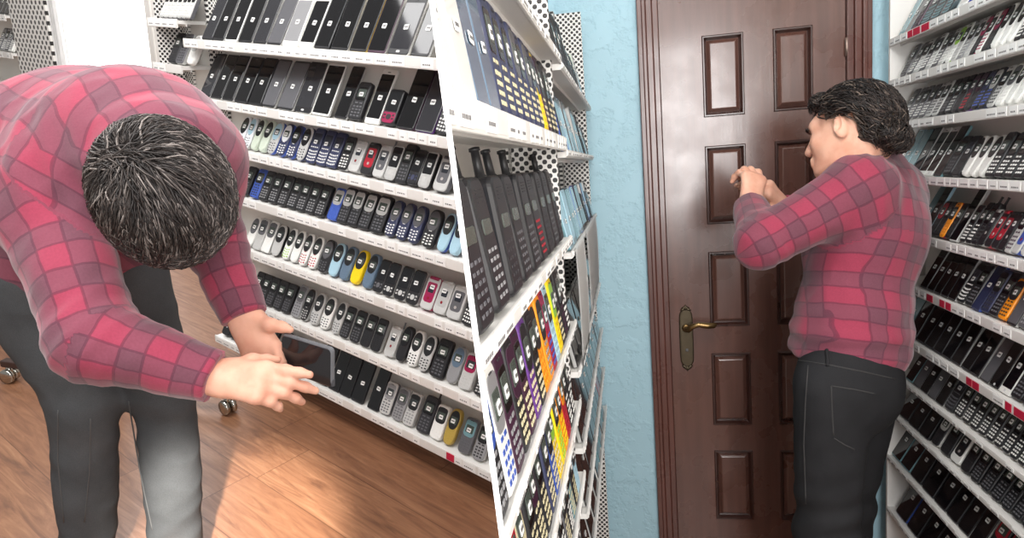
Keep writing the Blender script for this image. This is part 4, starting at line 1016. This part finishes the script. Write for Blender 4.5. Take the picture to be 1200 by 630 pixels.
def bending_man():
    hipR, hipL = PB(30, 318, 1.52), PB(132, 312, 1.56)
    kneeR, kneeL = PB(100, 470, 1.62), PB(192, 455, 1.68)
    ankR, ankL = PB(98, 628, 1.74), PB(205, 628, 1.76)
    hip = PB(80, 300, 1.55); sp1 = PB(92, 178, 1.50); sp2 = PB(150, 178, 1.36); neck = PB(176, 176, 1.26)
    shR, shL = PB(58, 235, 1.30), PB(224, 186, 1.34)
    elR, wrR = PB(112, 398, 1.19), PB(252, 442, 1.20)
    elL, wrL = PB(252, 284, 1.40), PB(286, 370, 1.37)
    hc = PB(201, 225, 1.17); hf = cd(.32, .85, .35); hu = cd(.05, .36, -.93)
    M = Matrix.Translation(Vector((ankR + ankL) / 2 - UPL * .09))
    S = SDF()
    A = head(S, hc, hf, hu); S.limb(neck, hc - cd(0, 0, -.02) * 0 - nrm(hu) * .05, .062, .058, .03)
    lat = nrm(shL - shR)
    S.chain([hip, sp1, sp2, neck], [.10, .095, .10, .07], .04, e=lat, sq=1.35)
    for s_, e_, w_ in ((shR, elR, wrR), (shL, elL, wrL)):
        S.limb(neck, s_, .06, .055, .03); S.limb(s_, e_, .050, .042, .02); S.limb(e_, w_, .042, .028, .02)
    for h_, k_, a_ in ((hipR, kneeR, ankR), (hipL, kneeL, ankL)):
        S.limb(h_, k_, .075, .055, .03); S.limb(k_, a_, .052, .036, .02); S.limb(a_, a_ - UPL * .05 + cd(.1, 0, -.25) * .4, .035, .028, .02)
    # his right hand, back of the hand up, fingers closing on the phone
    hand(S, wrR, PB(340, 451, 1.19) - wrR, cd(.15, -.50, -.85), cd(.1, -.85, .40), .172, ((.60, .65, .35), (.45, .50, .3), (.22, .30, .2), (-.06, .08, .06)), -.05, tdir=cd(.8, .05, .6), tlen=.8, kk=.008)
    # his left hand, palm to the camera, thumb over the top edge of the phone
    hand(S, wrL, PB(318, 436, 1.345) - wrL, cd(.1, .0, .95), cd(.9, -.45, 0), .19, ((1.0, .9, .6), (.8, .8, .5), (.6, .8, .5), (.5, .7, .4)), .05, tdir=cd(.95, .12, -.15), tlen=.66, wr=.029)
    # shirt
    T = SDF()
    T.chain([hip + (sp1 - hip) * .12, sp1, sp2], [.150, .150, .132], .08, e=lat, sq=1.30)
    T.limb(sp2, neck, .130, .085, .06, e=lat, sq=1.3)
    T.ell(PB(70, 215, 1.47), (lat, cd(0, -1, 0), np.cross(lat, cd(0, -1, 0))), (.16, .155, .13), .08)
    T.ell(PB(190, 160, 1.38), (lat, cd(0, -1, 0), np.cross(lat, cd(0, -1, 0))), (.100, .100, .10), .06)
    T.limb(sp2, shR, .105, .085, .07); T.limb(sp2, shL, .100, .076, .06)
    T.limb(shR, elR, .086, .066, .05); T.limb(elR, wrR, .064, .044, .03, cap=True)
    T.limb(shL, elL, .078, .053, .05); T.limb(elL, wrL, .053, .039, .03, cap=True)
    N1 = nrm(wrR - elR); N2 = nrm(elR - shR); N3 = nrm(wrL - elL)
    def shirt(X):
        d = T(X)
        g = np.exp(-(np.linalg.norm(X - elR, axis=1) / .085) ** 2); g2 = np.exp(-(np.linalg.norm(X - shR - (neck - shR) * .3, axis=1) / .13) ** 2); g3 = np.exp(-(np.linalg.norm(X - elL, axis=1) / .09) ** 2)
        a = (X - elR) @ nrm(N1 + N2)
        d = d + .0065 * g * np.abs(np.sin(a * 85 + 2.2 * wob(X, 12, 3))) + .003 * g3 * np.sin(((X - elL) @ N3) * 150 + 2 * wob(X, 14, 5)) + .007 * g2 * np.abs(np.sin(((X - neck) @ nrm(shR - neck)) * 55 + 3 * wob(X, 9, 9)))
        return d + .0040 * wob(X, 17, 1) + .0035 * np.abs(wob(X, 34, 2)) - .003
    back = cd(0, -1, -.35)
    chains = [([hip, sp1, sp2, neck], back, .17), ([shR, elR, wrR], cd(0, -.6, -.8), .075), ([shL, elL, wrL], cd(.6, -.3, -.7), .07)]
    wL_ = TO @ wL
    J = SDF()
    J.limb(hip + (sp1 - hip) * .2, hip, .13, .135, .06, e=lat, sq=1.15)
    for h_, k_, a_, r1, r2, r3 in ((hipR, kneeR, ankR, .108, .068, .058), (hipL, kneeL, ankL, .100, .064, .056)):
        J.limb(h_, k_, r1, r2, .04); J.limb(k_, a_ - UPL * .05, r2, r3, .03, cap=True)
    def jeans(X):
        d = J(X)
        for k_, a_ in ((kneeR, ankR), (kneeL, ankL)):
            g = np.exp(-(np.linalg.norm(X - k_ - UPL * -.03, axis=1) / .10) ** 2); d = d + .006 * g * np.abs(np.sin((X @ nrm(UPL + wL_ * .5)) * 42 + 3 * wob(X, 8, 4)))
            g = np.exp(-(np.linalg.norm(X - a_, axis=1) / .10) ** 2); d = d + .005 * g * np.abs(np.sin((X @ UPL) * 45 + 3 * wob(X, 8, 6)))
        return d + .0045 * wob(X, 12, 7) + .003 * np.abs(wob(X, 30, 17)) - .005
    body, sh, je = build_person('person', M, 'man in red plaid shirt and grey jeans bending forward over a phone', S, .0035, shirt, T.bounds(.03), chains, jeans, J.bounds(.03), DENIM)
    thread = mat((78, 78, 78), .8, name='seam_thread')
    draped(je, M, [[(151, 470), (158, 520), (170, 580), (180, 626)], [(68, 480), (68, 540), (76, 622)], [(106, 490), (105, 550), (98, 620)]], 'seam', thread, .0016)
    # hair: whorl at the crown, combed forward over the brow
    rad = np.array((.091, .110, .102)); Ah = A
    wh = nrm((.15, -.58, .78))
    def where(v, rs): return not (v[1] > .6 and v[2] < .08) and not (v[2] < -.40) and not (v[1] > .25 and v[2] < -.1)
    def flow(v, rs):
        t = v - wh * (v @ wh); sw = np.cross(wh, t); return nrm(t + sw * .45 + rs.normal(size=3) * .18 + .26 * np.sin(np.array((6, 7, 5)) * v[[1, 2, 0]] + np.array((0, 2, 4)) + 2 * np.sin(7 * v)) + np.array((0, .25, -.1)))
    cc = hc + nrm(hu) * .018 - nrm(hf) * .004
    V, Q = locks(cc, Ah, rad, 5600, where, flow, .074, (-.005, .014), .0016, 5, 7, .005)
    H = SDF(); H.ell(cc, Ah, rad * .985, .02)
    hn = lambda X: np.maximum(H(X) + .004 * wob(X, 60, 8), -np.minimum(((X - cc) @ Ah[2]) + .030 + np.maximum(0, (-(X - cc) @ Ah[1])) * .25, 9))
    hn2 = lambda X: np.maximum(hn(X), np.minimum(((X - cc) @ Ah[1]) - .06, -((X - cc) @ Ah[2]) + .004))
    V2, Q2 = nets(hn2, *H.bounds(.015), .005)
    ha = obj('hair', npmesh('hair', np.concatenate([V, V2]), np.concatenate([Q, Q2 + len(V)]), [HAIR_G], M), [HAIR_G], body)
    shoem = mat((52, 50, 52), .6, name='dark_shoe')
    for a_ in (ankR, ankL):
        b_ = a_ - UPL * .09; fw = nrm(cd(.25, 0, -1) - UPL * (cd(.25, 0, -1) @ UPL)); shoe('shoe', b_ - fw * .07, b_ + fw * .19, UPL, shoem, body, M)
    return body
bending_man()
# the phone he is holding
def held_phone():
    tl, tr, br, bl = PB(333, 391, 1.335), PB(392, 407, 1.27), PB(389, 453, 1.29), PB(331, 431, 1.355)
    o = (tl + tr + br + bl) / 4; ex = nrm((tr - tl) + (br - bl)); ez = nrm((tl + tr) - (bl + br)); ez = nrm(ez - ex * (ez @ ex)); ey = np.cross(ez, ex)
    M = Matrix([[ex[i], ey[i], ez[i], o[i]] for i in range(3)] + [[0, 0, 0, 1]])
    W = np.linalg.norm(tr - tl) * .5 + np.linalg.norm(br - bl) * .5; H = np.linalg.norm(tl - bl) * .5 + np.linalg.norm(tr - br) * .5
    r = empty('touchscreen_phone', M, 'touchscreen phone in a clear grey case held in the bending man\'s hands', 'mobile phone')
    sh = lambda q: [(x, z - H / 2) for x, z in q]
    bm = bmesh.new(); plate(bm, sh(rrect(W, H, .009, .009, 5)), -.0045, .0035, 0, .0018); obj('case', bm, mat((104, 106, 110), .25, name='clear_case'), r)
    bm = bmesh.new(); plate(bm, sh(rrect(W - .0036, H - .0036, .007, .006, 5)), -.0053, -.003, 0, .0008); obj('screen', bm, glass((34, 32, 34), .05), r)
    bm = bmesh.new(); plate(bm, [(x + W / 2 - .0005, z) for x, z in sh(rrect(.004, .013, .001, .001, 2))][:], -.003, .003, 0, .0004); obj('side_button', bm, mat((70, 72, 76), .4, name='button_dark'), r)
held_phone()

# ------------------------------------------------------------------ the man at the door
def door_man():
    dz = 0.0
    fw = nrm(cd(-.72, .0, .62)); fw = nrm(fw - UPR * (fw @ UPR)); lf = np.cross(UPR, fw)
    shL, shR = P(1006, 222, 1.76), P(1042, 226, 1.97)
    neck = P(1022, 196, 1.90); chest = P(1010, 275, 1.90); waist = P(996, 385, 1.86); hip = P(994, 432, 1.83)
    elL, wrL = P(893, 284, 1.76), P(879, 243, 1.95)
    elR, wrR = P(975, 262, 2.26), P(921, 246, 2.08)
    hipL, hipR = P(975, 455, 1.76), P(1010, 455, 1.93)
    ll = -lf
    ankL = None
    def foot(p, off): q = p.copy(); q[2] = .10; return q + off
    ankL = foot(hipL, fw * -.01); ankR = foot(hipR, fw * .06 - lf * .02)
    kneeL = (hipL + ankL) / 2 + fw * .02 + UPR * .03; kneeR = (hipR + ankR) / 2 + fw * .025 + UPR * .03
    hc = P(996, 157, 1.80); hf = cd(-.67, .12, .73); hu = cd(.12, -.97, .10)
    M = Matrix.Translation(Vector(((ankL[0] + ankR[0]) / 2, (ankL[1] + ankR[1]) / 2, 0)))
    S = SDF(); A = head(S, hc, hf, hu, 1.0)
    S.limb(neck, hc - nrm(hu) * .05 - nrm(hf) * .025, .062, .056, .03)
    lat = lf
    S.chain([hip, waist, chest, neck], [.10, .10, .10, .06], .04, e=lat, sq=1.4)
    for s_, e_, w_ in ((shL, elL, wrL), (shR, elR, wrR)):
        S.limb(neck, s_, .055, .055, .03); S.limb(s_, e_, .050, .042, .02); S.limb(e_, w_, .042, .027, .02)
    for h_, k_, a_ in ((hipL, kneeL, ankL), (hipR, kneeR, ankR)):
        S.limb(h_, k_, .08, .055, .03); S.limb(k_, a_, .052, .036, .02); S.limb(a_, a_ - UPR * .05 + fw * .12, .035, .026, .02)
    hand(S, wrL, P(884, 200, 1.97) - wrL, cd(.35, -.05, -.92), cd(-.2, -.3, .9), .19, ((.9, 1.0, .6), (.85, .95, .6), (.75, .9, .5), (.6, .8, .5)), .03, tdir=cd(-.5, -.75, .45))
    hand(S, wrR, P(893, 214, 2.05) - wrR, cd(.3, -.6, -.7), cd(-.6, -.3, -.5), .19, ((.5, .6, .4), (.5, .6, .4), (.4, .5, .4), (.3, .4, .3)), .05)
    T = SDF()
    T.chain([waist - UPR * .06, waist, chest], [.133, .130, .142], .07, e=lat, sq=1.16)
    T.limb(chest, neck + (chest - neck) * .2, .140, .075, .05, e=lat, sq=1.30)
    T.ell(chest + UPR * .04 - fw * .02, (lat, fw, UPR), (.185, .125, .17), .06)
    T.ell(waist - UPR * .05 , (lat, fw, UPR), (.150, .138, .06), .04)
    T.limb(neck, neck + (hc - nrm(hu) * .05 - neck) * .30, .068, .066, .02, cap=True)
    T.limb(chest + UPR * .12, shL, .09, .085, .06); T.limb(chest + UPR * .12, shR, .09, .085, .06)
    T.limb(shL, elL, .084, .064, .04); T.limb(elL, wrL, .062, .046, .03, cap=True)
    T.limb(shR, elR, .080, .060, .04); T.limb(elR, wrR, .056, .044, .03, cap=True)
    NL = nrm(elL - shL); hem = waist - UPR * .075
    def shirt(X):
        d = T(X)
        g = np.exp(-(np.linalg.norm(X - elL, axis=1) / .09) ** 2); g2 = np.exp(-(np.linalg.norm(X - shL - lf * -.02, axis=1) / .12) ** 2); g3 = np.exp(-((X - waist) @ UPR / .07) ** 2)
        d = d + .006 * g * np.abs(np.sin(((X - elL) @ nrm(NL + cd(0, .5, 0))) * 80 + 2.2 * wob(X, 12, 3))) + .008 * g2 * np.abs(np.sin(((X - shL) @ nrm(NL + UPR * .6)) * 55 + 3 * wob(X, 9, 9)))
        d = d + .0035 * g3 * np.sin((X @ UPR) * 95 + 3.5 * wob(X, 8, 12)) * np.clip(1 - ((X - chest) @ UPR) * 8, 0, 1)
        d = d + .0040 * wob(X, 15, 1) + .0035 * np.abs(wob(X, 32, 2)) - .003
        return np.where((X[:, 2] < hem[2] + .1), np.maximum(d, hem[2] + .012 * wob(X * np.array([1, 1, 0]), 14, 21) + ((X - waist) @ -fw) * .18 * -1 - X[:, 2]), d)
    chains = [([waist - UPR * .1, chest, neck + UPR * .05], -fw + lf * .25, .16), ([shL, elL, wrL], cd(0, -.6, -.8), .07), ([shR, elR, wrR], cd(0, -.9, 0), .07)]
    J = SDF()
    J.limb(waist - UPR * .02, hip, .112, .112, .05, e=lat, sq=1.16); J.limb(hip, (hipL + hipR) / 2, .112, .105, .05, e=lat, sq=1.16)
    J.ell(hip - fw * .02 - UPR * .06, (lat, fw, UPR), (.135, .108, .11), .05)
    for h_, k_, a_ in ((hipL, kneeL, ankL), (hipR, kneeR, ankR)):
        J.limb(h_, k_, .094, .080, .04); J.limb(k_, a_ - UPR * .04, .080, .070, .03, cap=True)
    def jeans(X):
        d = J(X)
        for k_ in (kneeL, kneeR):
            g = np.exp(-(np.linalg.norm(X - k_ - UPR * .05, axis=1) / .13) ** 2); d = d + .006 * g * np.sin((X @ nrm(UPR + fw * .4)) * 80 + 2.5 * wob(X, 9, 4))
        g = np.exp(-(np.linalg.norm(X - hip + UPR * .12 - fw * .06, axis=1) / .12) ** 2); d = d + .004 * g * np.sin((X @ nrm(UPR + lf * .8)) * 100 + 2 * wob(X, 9, 6))
        return d + .003 * wob(X, 14, 7)
    body, sh, je = build_person('person', M, 'man in dark red plaid shirt and black jeans standing at the brown door', S, .0035, shirt, T.bounds(.03), chains, jeans, J.bounds(.03), DENIM_K)
    # hair, full and long at the nape
    cc = hc + nrm(hu) * .022 - nrm(hf) * .012; rad = np.array((.088, .108, .104))
    def where(v, rs): return not (v[1] > .70 and v[2] < .5) and not (v[1] > .42 and v[2] < .22) and not (v[1] > -.28 and v[2] < .02) and v[2] > -.62 and not (v[1] > -.25 and v[2] < -.25)
    def flow(v, rs): return nrm(np.array((v[0] * .6, -.8, -.35 if v[1] < 0 else -.05)) + rs.normal(size=3) * .32)
    V, Q = locks(cc, A, rad, 2400, where, flow, .060, (-.004, .014), .0023, 15, 6, .005)
    rad2 = np.array((.062, .034, .030)); c2 = cc - A[1] * .088 - A[2] * .058      # curls over the collar
    V3, Q3 = locks(c2, A, rad2, 500, lambda v, rs: v[1] < .4, lambda v, rs: nrm(np.array((v[0], -.5, -.8)) + rs.normal(size=3) * .4), .04, (-.004, .010), .0022, 16, 5, .006)
    c3 = cc + A[1] * .072 + A[2] * .070                                            # quiff over the forehead
    V4, Q4 = locks(c3, A, np.array((.055, .030, .028)), 450, lambda v, rs: v[2] > -.3, lambda v, rs: nrm(np.array((v[0], .6, .4)) + rs.normal(size=3) * .4), .04, (-.004, .010), .0022, 17, 5, .005)
    H = SDF(); H.ell(cc, A, rad * .98, .02); H.ell(c2, A, rad2 * .95, .03); H.ell(c3, A, (.052, .028, .026), .02)
    def hn(X):
        q = X - cc; y = q @ A[1]; z = q @ A[2]
        face = np.minimum(y + .026, .004 - z)         # ahead of the ear and below the hairline
        face2 = np.maximum(np.minimum(y - .046, .026 - z), np.minimum(y - .072, .055 - z)); low = -z - .085
        return np.maximum.reduce([H(X) + .004 * wob(X, 60, 8), face, face2, low, np.minimum(y + .03, -z - .02)])
    V2, Q2 = nets(hn, *H.bounds(.015), .005)
    Vs = [V, V3, V4, V2]; Qs = []; n = 0
    for v, q in zip(Vs, (Q, Q3, Q4, Q2)): Qs.append(q + n); n += len(v)
    obj('hair', npmesh('hair', np.concatenate(Vs), np.concatenate(Qs), [HAIR_B], M), [HAIR_B], body)
    # eyebrow
    for s in (-1, 1):
        V, Q = locks(hc + (A[0] * .032 * s + A[1] * .088 + A[2] * .022), A, np.array((.022, .010, .006)), 60, lambda v, rs: v[1] > 0, lambda v, rs: nrm(np.array((s, -.2, .1))), .012, (-.001, .001), .0008, 30 + s, 3)
        obj('eyebrow', npmesh('eyebrow', V, Q, [HAIR_B], M), [HAIR_B], body)
    draped(je, M, [[(931, 421), (950, 424), (975, 428), (1010, 435), (1054, 445)], [(974, 452), (975, 480), (977, 513)], [(977, 513), (990, 521), (1003, 527)], [(974, 452), (1000, 456), (1030, 462)], [(947, 428), (944, 470), (942, 520), (945, 600)]], 'seam', mat((56, 55, 55), .8, name='grey_thread'))
    draped(je, M, [[(969, 410), (970, 420), (970, 430)]], 'belt_loop', DENIM_K, .005)
    th = mat((96, 94, 92), .8, name='grey_thread'); shoem = mat((40, 38, 38), .6, name='black_shoe')
    for a_ in (ankL, ankR):
        b_ = a_.copy(); b_[2] = 0.0; shoe('shoe', b_ - fw * .07, b_ + fw * .20, UPR, shoem, body, M)
    return body
door_man()

bpy.context.view_layer.update()
